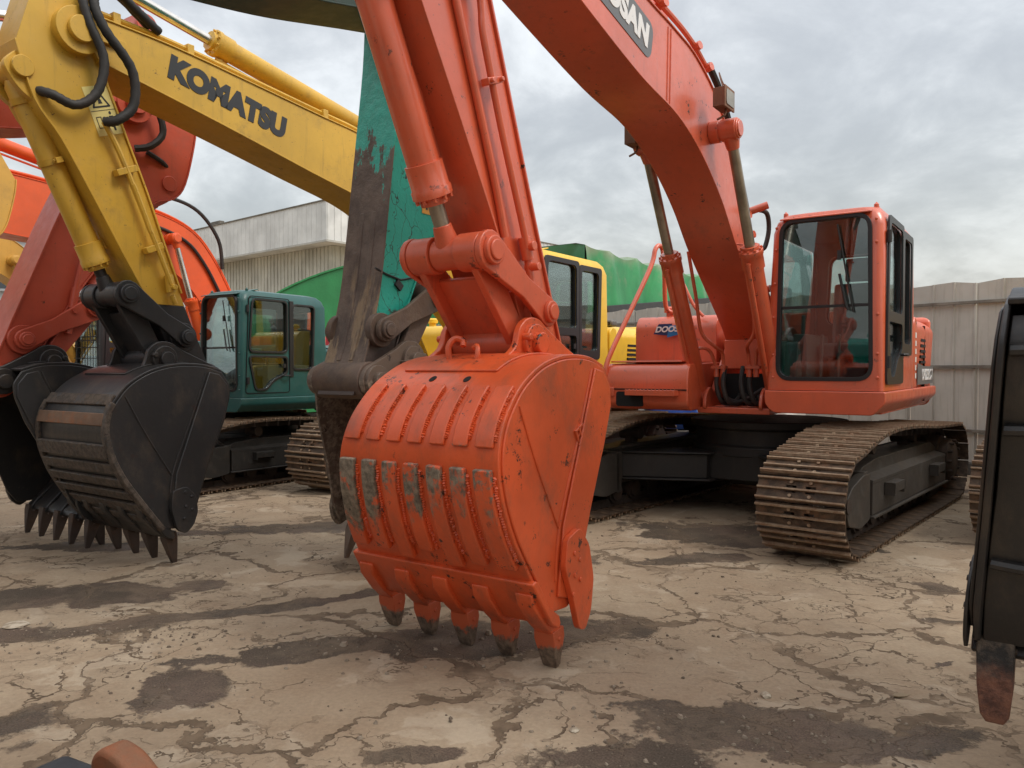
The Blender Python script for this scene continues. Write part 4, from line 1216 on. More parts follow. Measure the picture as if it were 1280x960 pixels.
# ================================================================== 2. yellow excavator with lettered boom
PK = dict(CANON)
PK.update(P1=(5.36, 2.08), P2=(4.87, 1.76), P3=(5.08, 1.58), P4=(4.66, 1.42), H=(5.70, 3.98), T=(5.95, 4.64), Cb=(6.06, 3.62),
    low=[(.62, 1.75), (.95, 1.98), (1.5, 2.45), (2.0, 2.85), (2.5, 3.13), (2.88, 3.27), (3.5, 3.40), (4.15, 3.54), (4.78, 3.67), (5.55, 3.82)],
    up=[(.02, 1.70), (.16, 1.86), (.7, 2.1), (1.2, 2.65), (1.7, 3.22), (2.3, 3.75), (2.8, 3.90), (3.5, 3.97), (4.78, 4.10), (5.4, 4.13), (5.74, 4.13)],
    armf=[(4.80, 1.32), (4.92, 1.52), (5.13, 2.01), (5.35, 2.40), (5.57, 2.79), (5.80, 3.18), (5.98, 3.42), (6.10, 3.80)],
    armb=[(4.53, 1.38), (4.63, 1.56), (4.83, 2.01), (5.0, 2.45), (5.17, 2.91), (5.38, 3.42), (5.54, 3.86), (5.60, 4.3), (5.82, 4.78)],
    ac=(2.55, 4.06), cp=(2.30, 3.40), bucket=(-.13, -.03, 0))
K = empty('excavator', (-.10, 10.60, 0), heading(35))
tag(K, 'yellow excavator with black letters along its boom and a black bucket', 'excavator', GRP)
tracks(K, R(0), True)
cab(K, M['yellow_clean'], dark=True); upper(K, M['yellow_clean'], rail=False)
boomK, armK, pK = front_end(K, PK, M['yellow'], M['yellow'], M['black_bucket'], M['black_strip'], M['tooth_dark'], M['chrome'], M['black'], arm_lower=M['black'], n_strip=0, link_m=M['black'], extra=False, rust=True)
ang = math.atan2(3.90-3.60, 4.75-3.2)*.55
ux = Vector((-math.cos(R(11)), 0, -math.sin(R(11)))); uy = Vector((-math.sin(R(11)), 0, math.cos(R(11))))
lettering('name_lettering', 'KOMATSU', .245, M['ink'], boomK, (4.40, .2205, 3.835), ux, uy, bold=.018, spacing=1.04, sx=1.0)
k = MB(); upK = catmull(PK['up'], 6)
for yy, zo in ((.17, .06), (.11, .06)):
    k.tube([(p[0], yy, p[1]) for p in along(upK, zo, .3, .93, 18)], .022, 8, 3)
k.build('hydraulic_pipe', M['yellow'], boomK)
for t in (.42, .55, .68, .80, .90):
    k = MB(); p = along(upK, .05, t, t+.01, 2)[0]; k.box(p[0]-.03, p[0]+.03, .06, .215, p[1]-.05, p[1]+.045)
    k.build('pipe_clamp', M['yellow'], boomK, .006)
k = MB(); k.tube([(5.30, .245, 2.93), (5.15, .245, 2.56), (5.03, .245, 2.28), (4.99, .245, 2.18)], .02, 8, 4)
k.tube([(5.52, .235, 3.36), (5.40, .235, 3.15), (5.24, .24, 2.78), (5.16, .245, 2.58)], .022, 8, 4)
k.build('hydraulic_pipe', M['yellow'], armK)
k = MB(); k.obox((5.35, .22, 3.03), .05, .07, .17, (.4, 0, .9), (0, 1, 0)); k.build('pipe_clamp', M['yellow'], armK, .004)
k = MB(); k.obox((5.13, .22, 2.46), .05, .07, .15, (.4, 0, .9), (0, 1, 0)); k.build('pipe_clamp', M['yellow'], armK, .004)
k = MB(); k.cyl((5.0, .22, 2.26), (4.98, .22, 2.12), .036, n=10); k.cyl((4.98, .2, 2.16), (4.98, .29, 2.16), .024, n=8); k.cyl((4.97, .22, 2.1), (4.94, .22, 2.03), .022, n=8)
k.build('pipe_valve', M['yellow'], armK, .004)
k = MB(); k.box(-.78, -.62, .95, 1.30, 2.06, 2.15); vc = k.build('vent_cowl', M['grey_steel'], K, .03, seg=3)
for i in range(8):
    k = MB(); k.box(-.6195, -.6155, .98+i*.038, 1.0+i*.038, 2.08, 2.12); k.build('vent_slot', M['hole'], vc)
# thick hoses looping over the arm head
k = MB()
k.tube([(5.52, .235, 3.36), (5.45, .30, 3.38), (5.34, .33, 3.52), (5.36, .34, 3.78), (5.56, .33, 4.02), (5.62, .3, 4.22), (5.50, .28, 4.38), (5.30, .25, 4.30), (5.05, .2, 4.2)], .036, 10, 8, ribs=.05)
k.tube([(5.98, .10, 3.50), (5.90, .24, 3.46), (5.74, .27, 3.42), (5.60, .30, 3.55), (5.56, .32, 3.80), (5.66, .30, 4.05), (5.68, .27, 4.25), (5.5, .2, 4.42), (5.1, .14, 4.24)], .034, 10, 8, ribs=.05)
k.build('hydraulic_hose', M['hose'], armK)
# warning sticker on the arm
def sticker(arm, o, y, up, right, w, h, mat):
    o = Vector((o[0], y, o[1])); up = Vector((up[0], 0, up[1])).normalized(); rt = Vector((right[0], 0, right[1])).normalized()
    def q(u, v, e=0): return o+rt*(u*w)+up*(v*h)+Vector((0, e, 0))
    def quad(b, pts, e0, e1):
        n = len(pts); vs = [q(u, v, e0) for u, v in pts]+[q(u, v, e1) for u, v in pts]
        b.add(vs, [tuple(range(n)), tuple(reversed(range(n, 2*n)))]+[(i, (i+1) % n, (i+1) % n+n, i+n) for i in range(n)])
    b = MB(); quad(b, [(-.5, -.5), (.5, -.5), (.5, .5), (-.5, .5)], 0, .003); s = b.build('warning_sticker', mat, arm)
    b = MB()
    T3 = [(-.32, .08), (.32, .08), (0, .44)]
    for i in range(3):
        a, c = T3[i], T3[(i+1) % 3]
        A_, C_ = q(*a, .004), q(*c, .004); b.obox((A_+C_)/2, (C_-A_).length+.008, .0024, .012, C_-A_, (0, 1, 0))
    quad(b, [(-.08, .14), (.08, .14), (.05, .22), (-.02, .28), (-.06, .22)], .0035, .005)
    # machine outline, double arrow and standing figure
    for a, c in (((-.36, -.34), (-.18, -.34)), ((-.18, -.34), (-.18, -.12)), ((-.18, -.12), (-.36, -.12)), ((-.36, -.12), (-.36, -.34)), ((-.12, -.22), (.08, -.22))):
        A_, C_ = q(*a, .004), q(*c, .004); b.obox((A_+C_)/2, (C_-A_).length, .0024, .005, C_-A_, (0, 1, 0))
    quad(b, [(-.14, -.22), (-.07, -.19), (-.07, -.25)], .0035, .005); quad(b, [(.10, -.22), (.03, -.19), (.03, -.25)], .0035, .005)
    quad(b, [(.15, -.12), (.31, -.12), (.31, -.26), (.27, -.26), (.27, -.42), (.19, -.42), (.19, -.26), (.15, -.26)], .0035, .005)
    quad(b, [(.20, -.09), (.26, -.09), (.28, -.05), (.23, -.02), (.18, -.05)], .0035, .005)
    quad(b, [(-.48, .01), (.48, .01), (.48, .0), (-.48, .0)], .0035, .005)
    b.build('sticker_print', M['ink'], s, dissolve=False)
sticker(armK, (5.50, 3.46), .1805, (.36, .93), (-.93, .36), .20, .36, M['sticker'])

# ================================================================== 3. beaten turquoise excavator reaching from the camera's left
PG = dict(CANON)
PG.update(P1=(5.52, 2.04), P2=(4.98, 1.77), P3=(5.22, 1.56), P4=(4.86, 1.42), H=(5.56, 4.22), T=(5.75, 4.95), Cb=(6.12, 3.75),
    low=[(.62, 1.75), (.85, 1.97), (1.6, 2.7), (2.1, 3.15), (2.6, 3.45), (3.1, 3.60), (3.7, 3.69), (4.3, 3.81), (5.0, 3.98), (5.4, 4.07)],
    up=[(.02, 1.70), (.16, 1.86), (.60, 2.06), (1.15, 2.60), (1.6, 3.3), (2.1, 3.85), (2.61, 4.12), (3.2, 4.2), (4.3, 4.30), (5.2, 4.38), (5.56, 4.38)],
    armf=[(5.0, 1.34), (5.12, 1.6), (5.24, 1.90), (5.43, 2.29), (5.62, 2.60), (5.82, 3.1), (5.98, 3.5), (6.06, 3.8)],
    armb=[(4.74, 1.32), (4.84, 1.55), (4.98, 2.0), (5.06, 2.5), (5.13, 3.0), (5.22, 3.7), (5.28, 4.3), (5.50, 4.95)],
    ac=(2.7, 4.3), bucket=(.26, .06, -8))
def lengthen(P, d, dz=0.0):
    P = dict(P)
    for k_ in ('low', 'up'): P[k_] = [(p[0]+d*min(1, p[0]/4.4), p[1]+dz*min(1, p[0]/4.4)) for p in P[k_]]
    for k_ in ('armf', 'armb'): P[k_] = [(p[0]+d, p[1]+dz) for p in P[k_]]
    for k_ in ('P1', 'P2', 'P3', 'P4', 'H', 'T', 'Cb'): P[k_] = (P[k_][0]+d, P[k_][1]+dz)
    b_ = P['bucket']; P['bucket'] = (b_[0]+d, b_[1]+dz, b_[2])
    return P
PG = lengthen(PG, 1.25)
G = empty('excavator', (-3.94-1.25*math.sin(R(35)), 1.51-1.25*math.cos(R(35)), 0), heading(215))
tag(G, 'battered turquoise excavator, arm scraped brown, muddy bucket behind the orange-red bucket', 'excavator', GRP)
tracks(G, 0, False)
cab(G, M['turquoise']); upper(G, M['turquoise'], rail=False)
boomG, armG, pG = front_end(G, PG, M['turquoise_shaded'], M['turq_side'], M['brown_bucket'], M['brown_steel'], M['tooth'], M['chrome'], M['chrome'], back_plate=M['scraped'], link_m=M['brown_steel'], cyl_m=M['turquoise'], n_strip=0, extra=False)
k = MB(); k.tube([(6.20, -.185, 2.20), (6.45, -.188, 2.14), (6.66, -.185, 2.20)], .008, 6, 2); k.obox((6.43, -.19, 2.10), .05, .02, .07, (.6, 0, .8), (0, 1, 0)); k.build('cable_clip', M['black'], armG)
b = MB(); b.prism([(6.69, 2.66), (6.81, 2.66), (6.81, 2.98), (6.71, 2.98)], -.1845, -.1815); wst = b.build('warning_sticker', M['sticker_or'], armG)
b = MB(); b.prism([(6.72, 2.84), (6.80, 2.84), (6.76, 2.93)], -.187, -.1855); b.box(6.73, 6.75, -.187, -.1855, 2.69, 2.78); b.box(6.77, 6.795, -.187, -.1855, 2.70, 2.77); b.build('sticker_print', M['ink'], wst)

# ================================================================== 4. orange-red excavator arm at the far left, from the camera's left
PA = dict(CANON)
PA.update(P1=(5.42, 2.03), P2=(4.86, 1.74), P3=(5.05, 1.56), P4=(4.68, 1.40), H=(5.81, 3.92), T=(5.98, 4.7), Cb=(6.18, 3.27),
    low=[(.62, 1.75), (.85, 1.97), (1.6, 2.5), (2.1, 2.85), (2.6, 3.10), (3.1, 3.25), (3.7, 3.33), (4.7, 3.44), (5.3, 3.60), (5.7, 3.76)],
    up=[(.02, 1.70), (.16, 1.86), (.60, 2.06), (1.15, 2.50), (1.6, 3.0), (2.1, 3.45), (2.61, 3.68), (3.2, 3.78), (4.7, 3.86), (5.5, 4.02), (5.85, 4.08)],
    armf=[(4.82, 1.32), (4.93, 1.53), (5.17, 1.95), (5.42, 2.32), (5.74, 2.74), (6.02, 3.06), (6.22, 3.14), (6.34, 3.30), (6.44, 3.70), (6.46, 3.9)],
    armb=[(4.56, 1.34), (4.66, 1.55), (4.86, 2.05), (5.2, 2.87), (5.45, 3.4), (5.60, 3.75), (5.74, 4.2), (5.94, 4.82)],
    ac=(2.7, 3.9), cp=(2.3, 3.1), bucket=(-.10, -.02, 0))
A = empty('excavator', (-6.98, 2.59, 0), heading(215))
tag(A, 'red-orange excavator slanting down at the left edge to an open black bucket', 'excavator', GRP)
tracks(A, 0, False)
cab(A, M['orange_dull']); upper(A, M['orange_dull'], rail=False)
boomA, armA, pA = front_end(A, PA, M['orange_dull'], M['orange_dull'], M['black_bucket'], M['black_strip'], M['tooth_dark'], M['chrome'], M['orange_dull'], n_strip=0, extra=False)
k = MB(); k.tube([(5.72, -.20, 2.95), (5.55, -.235, 2.78), (5.36, -.24, 2.52), (5.30, -.235, 2.30), (5.27, -.23, 2.15), (5.24, -.23, 1.95), (5.215, -.23, 1.83)], .022, 8, 5)
k.cyl((5.28, -.225, 2.20), (5.25, -.225, 2.02), .034, n=10); k.cyl((5.25, -.2, 2.0), (5.25, -.29, 2.0), .026, n=8); k.cyl((5.23, -.23, 1.92), (5.21, -.23, 1.80), .030, n=8)
k.build('hydraulic_pipe', M['orange_dull'], armA)
k = MB(); k.tube([(6.25, -.1, 3.4), (6.1, -.2, 3.46), (5.95, -.2, 3.52)], .022, 8, 4)
k.tube([(5.9, -.25, 4.0), (6.0, -.30, 3.9), (6.05, -.30, 3.70), (5.94, -.28, 3.56), (5.82, -.22, 3.52)], .032, 8, 5, ribs=.04)
k.build('hydraulic_hose', M['hose'], armA)

# ================================================================== 5. teal excavator (its boom is off)
T_ = empty('excavator', (-3.80, 11.40, 0), heading(32), .87)
tag(T_, 'small dark teal excavator seen from its window side, left of the turquoise arm', 'excavator', GRP)
tracks(T_, R(-3), True, M['black_under'])
cab(T_, M['teal']); upper(T_, M['teal'], rail=False)

# ================================================================== 6. bright orange excavator behind the teal one
B_ = empty('excavator', (-4.90, 14.60, 0), heading(33))
tag(B_, 'bright orange excavator whose arched boom rises just behind the teal cab', 'excavator', GRP)
tracks(B_, 0, False)
cB = cab(B_, M['orange_bright'], dark=True); cB.scale = (1, 1, .92); upper(B_, M['orange_bright'], rail=False)
PB = dict(CANON)
PB.update(low=[(.55, 1.75), (.75, 2.0), (1.25, 2.75), (1.65, 3.1), (2.1, 3.28), (2.7, 3.34), (3.4, 3.36), (4.3, 3.40), (5.4, 3.6), (5.75, 3.75)],
    up=[(.0, 1.70), (.10, 1.95), (.30, 2.3), (.62, 2.93), (.95, 3.45), (1.33, 3.82), (1.92, 4.02), (2.7, 4.10), (4.31, 4.22), (5.3, 4.2), (5.85, 4.1)],
    H=(5.8, 3.95), cp=(1.76, 3.64), cb=(1.05, 1.23), ac=(2.2, 4.3))
boomB, armB, pB = front_end(B_, PB, M['orange_bright'], M['orange_bright'], M['black_bucket'], M['black_strip'], M['tooth_dark'], M['chrome'], M['chrome'], n_strip=0, extra=False)
upB = catmull(PB['up'], 6)
k = MB(); k.tube([(p[0], .255, p[1]) for p in along(upB, -.22, .15, .62, 14)], .028, 8, 3)
k.tube([(.75, .25, 3.25), (.85, .28, 3.75), (1.25, .28, 4.18), (1.8, .25, 4.32), (2.4, .2, 4.24)], .032, 8, 6)
k.build('hydraulic_hose', M['hose'], boomB)
k = MB()
for yy in (.12, .17): k.tube([(p[0], yy, p[1]) for p in along(upB, .06, .2, .95, 18)], .022, 8, 2)
k.build('hydraulic_pipe', M['orange_bright'], boomB)

# ================================================================== 7. golden excavator further back at the left
Y_ = empty('excavator', (-7.96, 16.30, 0), heading(35))
tag(Y_, 'golden yellow excavator with black-framed cab, far back at the left', 'excavator', GRP)
tracks(Y_, 0, False)
cab(Y_, M['trim'], guard=True, dark=True); upper(Y_, M['golden'], rail=False)
front_end(Y_, CANON, M['golden'], M['golden'], M['black_bucket'], M['black_strip'], M['tooth_dark'], M['chrome'], M['chrome'], n_strip=0, extra=False)

# ================================================================== 8. golden excavator whose arm head shows at the left edge
E_ = empty('excavator', (-10.15, 4.80, 0), heading(215))
tag(E_, 'golden excavator of which only the rounded arm head shows at the left edge', 'excavator', GRP)
tracks(E_, 0, False)
upper(E_, M['golden'], rail=False); cab(E_, M['golden'])
front_end(E_, PA, M['golden'], M['golden'], M['black_bucket'], M['black_strip'], M['tooth_dark'], M['chrome'], M['chrome'], n_strip=0, extra=False)

# ================================================================== 9. machine whose black bucket hangs close at the right edge
PR = lengthen(dict(CANON), 1.6, .2)
R_ = empty('excavator', (-1.735, -3.095, 0), heading(215))
tag(R_, 'excavator showing only its big open black bucket and tooth at the right edge', 'excavator', GRP)
tracks(R_, 0, False)
cab(R_, M['orange_dull']); upper(R_, M['orange_dull'], rail=False)
front_end(R_, PR, M['orange_dull'], M['black'], M['black_bucket'], M['black_bucket'], M['rust_tooth'], M['chrome'], M['chrome'], n_strip=0, extra=True, blunt=True, slim=True)
# ================================================================== 10. machine of which only the track end shows at the right
R2 = empty('excavator', (6.68, 7.42, 0), heading(30))
tag(R2, 'excavator of which only a rusty track end shows beside the hanging black bucket', 'excavator', GRP)
tracks(R2, R(-12.5), True)
cab(R2, M['yellow_clean'], dark=True); upper(R2, M['yellow_clean'], rail=False)
front_end(R2, CANON, M['yellow_clean'], M['yellow_clean'], M['black_bucket'], M['black_strip'], M['tooth_dark'], M['chrome'], M['chrome'], n_strip=0, extra=False)

# ================================================================== ground
def ground_material():
    t = NT('cracked_dusty_concrete')
    P = t.map()                                   # object space = metres
    warp = t.vmath('MULTIPLY', t.vmath('SUBTRACT', t.noise(1.6, 5, .62, vec=P, out=1), (.5, .5, .5)), (.9, .9, 0))
    warp2 = t.vmath('MULTIPLY', t.vmath('SUBTRACT', t.noise(9, 4, .6, vec=P, out=1), (.5, .5, .5)), (.14, .14, 0))
    Q = t.vmath('ADD', t.vmath('ADD', P, warp), warp2)
    # base concrete
    nb = t.noise(.55, 4, .55, vec=P); nm = t.noise(3.5, 6, .65, vec=P); nf = t.noise(42, 5, .7, vec=P)
    c = t.mix(t.ramp(nb, .35, .65), (.335, .250, .168), (.425, .332, .228))
    c = t.mix(t.math('MULTIPLY', t.ramp(nm, .42, .70), .7), c, (.32, .23, .15))
    c = t.mix(t.ramp(nf, .30, .75), t.mix(1.0, c, (.80, .80, .80), 'MULTIPLY'), c)
    # pale scuffed skin
    sk = t.math('MULTIPLY', t.ramp(t.noise(2.1, 6, .6, vec=Q), .54, .62), .4)
    c = t.mix(sk, c, (.50, .42, .315))
    # dark mud and bare asphalt: large irregular patches, at their own places in the yard
    blobs = [ # x, y, rx, ry, angle, weight
        (1.06, 3.22, .72, .30, -6, 1), (1.55, 3.10, .55, .16, 10, .9), (.45, 2.98, .40, .22, 0, 1), (-.10, 4.35, 1.05, .40, 12, 1), (-1.05, 4.15, .9, .20, 20, .9),
        (-1.55, 4.9, 1.5, .13, 22, 1), (-.55, 5.6, .8, .11, 26, .9), (-1.52, 3.62, .26, .33, 20, 1), (-2.35, 3.15, .75, .45, 12, .85), (-3.0, 5.15, 1.5, .42, 14, .9), (-2.6, 4.45, .9, .20, 14, .9),
        (2.1, 7.0, 1.5, .75, -25, .95), (1.45, 6.15, .75, .22, 8, .9), (2.6, 4.6, .30, .07, -30, .8), (-1.9, 7.4, 2.2, .45, 12, .8), (-3.6, 6.6, 1.2, .30, 5, .8),
        (3.9, 6.0, .7, .22, 30, .8), (2.9, 5.35, .30, .35, -20, .7), (.1, 6.0, .9, .3, 5, .8), (-4.5, 9.0, 2.5, .9, 10, .7), (5.5, 9.6, 1.2, .35, 20, .6),
        (-.35, 3.0, .35, .10, 10, .8), (-3.8, 3.9, 1.1, .3, 12, .8), (2.2, 3.9, .3, .05, 40, .5), (4.4, 4.4, .8, .25, 0, .8)]
    acc = None
    edge = t.noise(3.2, 8, .68, vec=P)
    for x, y, rx, ry, a, w in blobs:
        mp = t.n('ShaderNodeMapping', vector_type='TEXTURE')
        mp.inputs['Location'].default_value = (x, y, 0); mp.inputs['Rotation'].default_value = (0, 0, R(a)); mp.inputs['Scale'].default_value = (rx, ry, 1)
        t.l(t.vmath('ADD', P, t.vmath('MULTIPLY', warp, (.55, .55, 0))), mp.inputs['Vector'])
        ln = t.n('ShaderNodeVectorMath', operation='LENGTH'); t.l(mp.outputs[0], ln.inputs[0])
        v = t.math('SUBTRACT', w*1.25, t.math('MULTIPLY', ln.outputs['Value'], 1.0))
        acc = v if acc is None else t.math('MAXIMUM', acc, v)
    acc = t.math('ADD', acc, t.math('MULTIPLY', t.math('SUBTRACT', edge, .5), 1.6))
    pm = t.ramp(acc, .42, .55)
    gen = t.ramp(t.noise(.95, 8, .66, vec=t.map(scale=(.8, 1.5, 1), rot=(0, 0, R(-14)))), .67, .69)
    pm = t.math('MAXIMUM', pm, t.math('MULTIPLY', gen, .85))
    pcol = t.mix(t.ramp(t.noise(1.1, 4, .6, vec=P), .4, .62), (.105, .080, .058), (.15, .105, .078))
    pcol = t.mix(t.ramp(t.noise(120, 2, .5, vec=P), .30, .72), t.mix(1.0, pcol, (.55, .55, .55), 'MULTIPLY'), pcol)
    gv = t.ramp(t.vor(75, 'F1', vec=P), .0, .16, 1, 0); gsel = t.ramp(t.noise(22, 3, .6, vec=P), .55, .62)
    pcol = t.mix(t.math('MULTIPLY', t.math('MULTIPLY', gv, gsel), .8), pcol, (.33, .27, .2))
    c = t.mix(t.math('MULTIPLY', pm, t.ramp(t.noise(6, 6, .65, vec=P), .2, .5, .72, 1)), c, pcol)
    # cracks: wide ones then a finer net
    e1 = t.vor(.80, 'DISTANCE_TO_EDGE', vec=Q); e2 = t.vor(2.3, 'DISTANCE_TO_EDGE', vec=Q); e3 = t.vor(6.0, 'DISTANCE_TO_EDGE', vec=Q)
    wv = t.noise(1.9, 6, .7, vec=P)
    w1 = t.ramp(wv, .38, .74, .008, .050)
    def crack(e, w, soft):
        return t.ramp(t.math('DIVIDE', e, w), 1-soft, 1.0, 1, 0)
    k1 = t.math('MULTIPLY', crack(e1, w1, .45), t.ramp(t.noise(1.15, 5, .65, vec=P), .36, .50, .25, 1))
    k2 = t.math('MULTIPLY', crack(e2, t.ramp(t.noise(2.6, 6, .7, vec=P), .38, .74, .008, .048), .4), t.ramp(t.noise(.9, 4, .65, vec=P), .45, .56))
    k3 = t.math('MULTIPLY', crack(e3, t.ramp(t.noise(4, 5, .7, vec=P), .40, .75, .012, .06), .5), t.ramp(t.noise(1.3, 4, .65, vec=P), .52, .60))
    ck = t.math('MAXIMUM', t.math('MAXIMUM', k1, k2), k3)
    ccol = t.mix(t.ramp(t.noise(8, 4, .6, vec=P), .4, .6), (.105, .074, .048), (.17, .122, .08))
    film = t.ramp(t.noise(1.35, 9, .72, vec=Q), .46, .66)
    c = t.mix(t.math('MULTIPLY', film, .55), c, (.225, .165, .112))
    c = t.mix(t.math('MULTIPLY', ck, t.math('SUBTRACT', 1.0, t.math('MULTIPLY', pm, .75))), c, ccol)
    halo = t.math('MULTIPLY', t.ramp(e1, .0, .08, 1, 0), .18)
    c = t.mix(halo, c, (.20, .14, .09))
    # specks of dark debris
    sp = t.math('MULTIPLY', t.ramp(t.vor(26, 'F1', vec=Q), .05, .11, 1, 0), t.ramp(t.noise(2.3, 4, .6, vec=P), .46, .6))
    c = t.mix(t.math('MULTIPLY', sp, .85), c, (.06, .042, .03))
    # damp streak
    wet = t.math('MULTIPLY', pm, t.ramp(t.noise(.8, 3, .5, vec=P), .48, .60))
    r = t.math('SUBTRACT', .86, t.math('MULTIPLY', wet, .28))
    h = t.math('ADD', t.math('MULTIPLY', nm, .35), t.math('MULTIPLY', nf, .10))
    h = t.math('SUBTRACT', h, t.math('MULTIPLY', ck, .55)); h = t.math('SUBTRACT', h, t.math('MULTIPLY', pm, .40))
    h = t.math('ADD', h, t.math('MULTIPLY', t.math('MULTIPLY', pm, t.noise(65, 3, .6, vec=P)), .28))
    return t.fin(c, r, t.bump(h, .75, .03), spec=.25)
g = MB(); g.add([(-300, -60, 0), (300, -60, 0), (300, 500, 0), (-300, 500, 0)], [(0, 1, 2, 3)])
go = g.build('ground', ground_material()); tag(go, kind='structure')

# loose stones and grit lying on the concrete
def grit():
    b = MB(); rnd = random.Random(5)
    cen = [(-2.3, 4.3, 1.3, .35, 420), (.9, 3.1, 1.0, .4, 240), (-.4, 4.3, 1.2, .5, 200), (-1.5, 3.6, .5, .4, 80), (-3.4, 7.2, 1.6, .8, 160), (1.8, 5.0, 2.0, 1.4, 130), (2.2, 7.3, 1.5, .7, 150), (0, 5, 4.0, 2.4, 320), (-6.5, 10.5, 1.6, 1.2, 260)]
    for cx, cy, rx, ry, n in cen:
        for _ in range(n):
            x, y = rnd.gauss(cx, rx*.55), rnd.gauss(cy, ry*.55)
            if y < 2.2: continue
            s = .003+.010*rnd.random()**3
            if rnd.random() < .03: s *= 2
            a = rnd.random()*6.28
            vs = []
            for k in range(5):
                an = a+k*1.2566+rnd.uniform(-.3, .3); q = s*rnd.uniform(.7, 1.3)
                vs.append((x+q*math.cos(an), y+q*math.sin(an), .001))
            top = [(x+(v[0]-x)*.6, y+(v[1]-y)*.6, s*rnd.uniform(.6, 1.0)) for v in vs]
            b.add(vs+top, [(0, 1, 2, 3, 4), (9, 8, 7, 6, 5)]+[(i, (i+1) % 5, (i+1) % 5+5, i+5) for i in range(5)])
    t = NT('grit_stone'); i = t.n('ShaderNodeTexCoord')
    c = t.mix(t.ramp(t.noise(7, 2), .42, .58), (.14, .105, .075), (.28, .225, .165))
    o = b.build('grit', t.fin(c, .9), smooth=10, dissolve=False); tag(o, 'small stones and grit scattered over the cracked concrete', 'gravel', kind='stuff')
grit()
# a few things one can point at on the ground
M['stone'] = NT('pale_stone'); M['stone'] = M['stone'].fin(M['stone'].mix(M['stone'].ramp(M['stone'].noise(20, 5), .4, .6), (.30, .24, .17), (.50, .43, .33)), .9)
def stone(x, y, s, label, flat=.5):
    b = MB(); rnd = random.Random(int(x*100+y*10))
    bmesh.ops.create_icosphere(b.bm, subdivisions=2, radius=s)
    for v in b.bm.verts:
        v.co *= rnd.uniform(.82, 1.15); v.co.z *= flat
        if v.co.z < -s*flat*.5: v.co.z = -s*flat*.5
    b.xf(Matrix.Translation((0, 0, s*flat*.5)))
    o = b.build('stone', M['stone'], smooth=50, dissolve=False); o.location = (x, y, 0)
    tag(o, label, 'stone')
stone(1.16, 3.56, .026, 'pale oval stone near the dark patch in the right foreground')
stone(.26, 3.22, .022, 'small pale stone lying in the dark patch below the orange bucket teeth', .35)
stone(-2.9, 4.55, .07, 'flat pale chip of concrete at the left edge below the black teeth', .15)
b = MB(); b.prism([(-.05, 0), (-.02, .02), (.03, .016), (.06, 0), (.02, -.014), (-.03, -.012)], .001, .006, ax='xy'); lf = b.build('fallen_leaf', M['rod_dull']); lf.location = (1.78, 3.56, .002); lf.rotation_euler = (.1, .12, .4)
lf.data.materials[0] = NT('dry_leaf').fin((.24, .18, .11), .8); tag(lf, 'dry grey-brown leaf lying on the concrete right of the dark patch', 'leaf')

# ================================================================== sheet metal fence
def sheet_mat(name, col, streak=.5, sc=1.0):
    t = NT(name)
    n1 = t.noise(.7, 5, .6); n2 = t.noise(5*sc, 7, .7, vec=t.map(scale=(3, 3, .25)))
    c = t.mix(t.ramp(n1, .3, .7), tuple(x*.82 for x in col), tuple(x*1.1 for x in col))
    c = t.mix(t.math('MULTIPLY', t.ramp(n2, .48, .72), streak), c, tuple(x*.45 for x in (col[0], col[1]*.93, col[2]*.8)))
    return t.fin(c, .55, t.bump(t.noise(1.6, 3), .5, .04), spec=.3)
M['fence'] = sheet_mat('beige_grey_fence_sheet', (.445, .43, .385), .4)
M['fence_rail'] = steel('grey_fence_rail', (.17, .155, .13), .7, .1, .5, (.10, .06, .04))
M['footing_shaded'] = NT('concrete_footing_in_shadow').fin((.07, .065, .055), .9)  # concrete footing, the shadow along the fence foot painted into its colour
F0 = Vector((9.45, 7.34)); fd = Vector((-.61, .79)).normalized(); fn = Vector((-fd.y, fd.x))   # fn points away? towards the yard
if fn.dot(Vector((0, 0))-F0) < 0: fn = -fn
FL = 30.0
fence = empty('fence', (F0.x, F0.y, 0), math.atan2(fd.y, fd.x))
tag(fence, 'tall beige-grey sheet metal fence with dark rails behind the orange-red excavator', 'fence')
sgn = 1 if Vector((-fd.y, fd.x)).dot(fn) > 0 else -1      # local y side facing the yard
rnd = random.Random(3)
pw = .94
for i in range(int(FL/pw)):
    b = MB(); x0 = i*pw; h = 2.72+rnd.uniform(-.03, .03); lean = rnd.uniform(-.012, .012)
    rib = [(0, 0), (.02, .0), (.035, .028), (.055, .028), (.07, 0), (.31, 0), (.325, .02), (.34, .02), (.355, 0), (.60, 0), (.615, .02), (.63, .02), (.645, 0), (.935, 0)]
    vs = []; n = len(rib); zs = (.16, 1.0, 2.0, 1)
    for z, q in ((.16, 0), (.9, .006*rnd.uniform(-1, 1)), (1.7, .012*rnd.uniform(-1, 1)), (h, lean)):
        for u, v in rib: vs.append((x0+u, sgn*(v+q), z+ (0.02*math.sin(u*7+i) if z == h else 0)))
    fs = [(j*n+k, j*n+k+1, (j+1)*n+k+1, (j+1)*n+k) for j in range(3) for k in range(n-1)]
    b.add(vs, fs); p = b.build('fence_panel', M['fence'], fence, smooth=20, dissolve=False)
    sd = p.modifiers.new('thick', 'SOLIDIFY'); sd.thickness = .004
for z in (.62, 1.53, 2.44):
    b = MB(); b.box(0, FL, min(sgn*.034, sgn*.075), max(sgn*.034, sgn*.075), z-.022, z+.022); b.build('fence_rail', M['fence_rail'], fence, .004)
for i in range(11):
    b = MB(); b.box(i*2.82+.40, i*2.82+.45, min(-sgn*.06, -sgn*.01), max(-sgn*.06, -sgn*.01), 0, 2.62); b.build('fence_post', M['fence_rail'], fence)
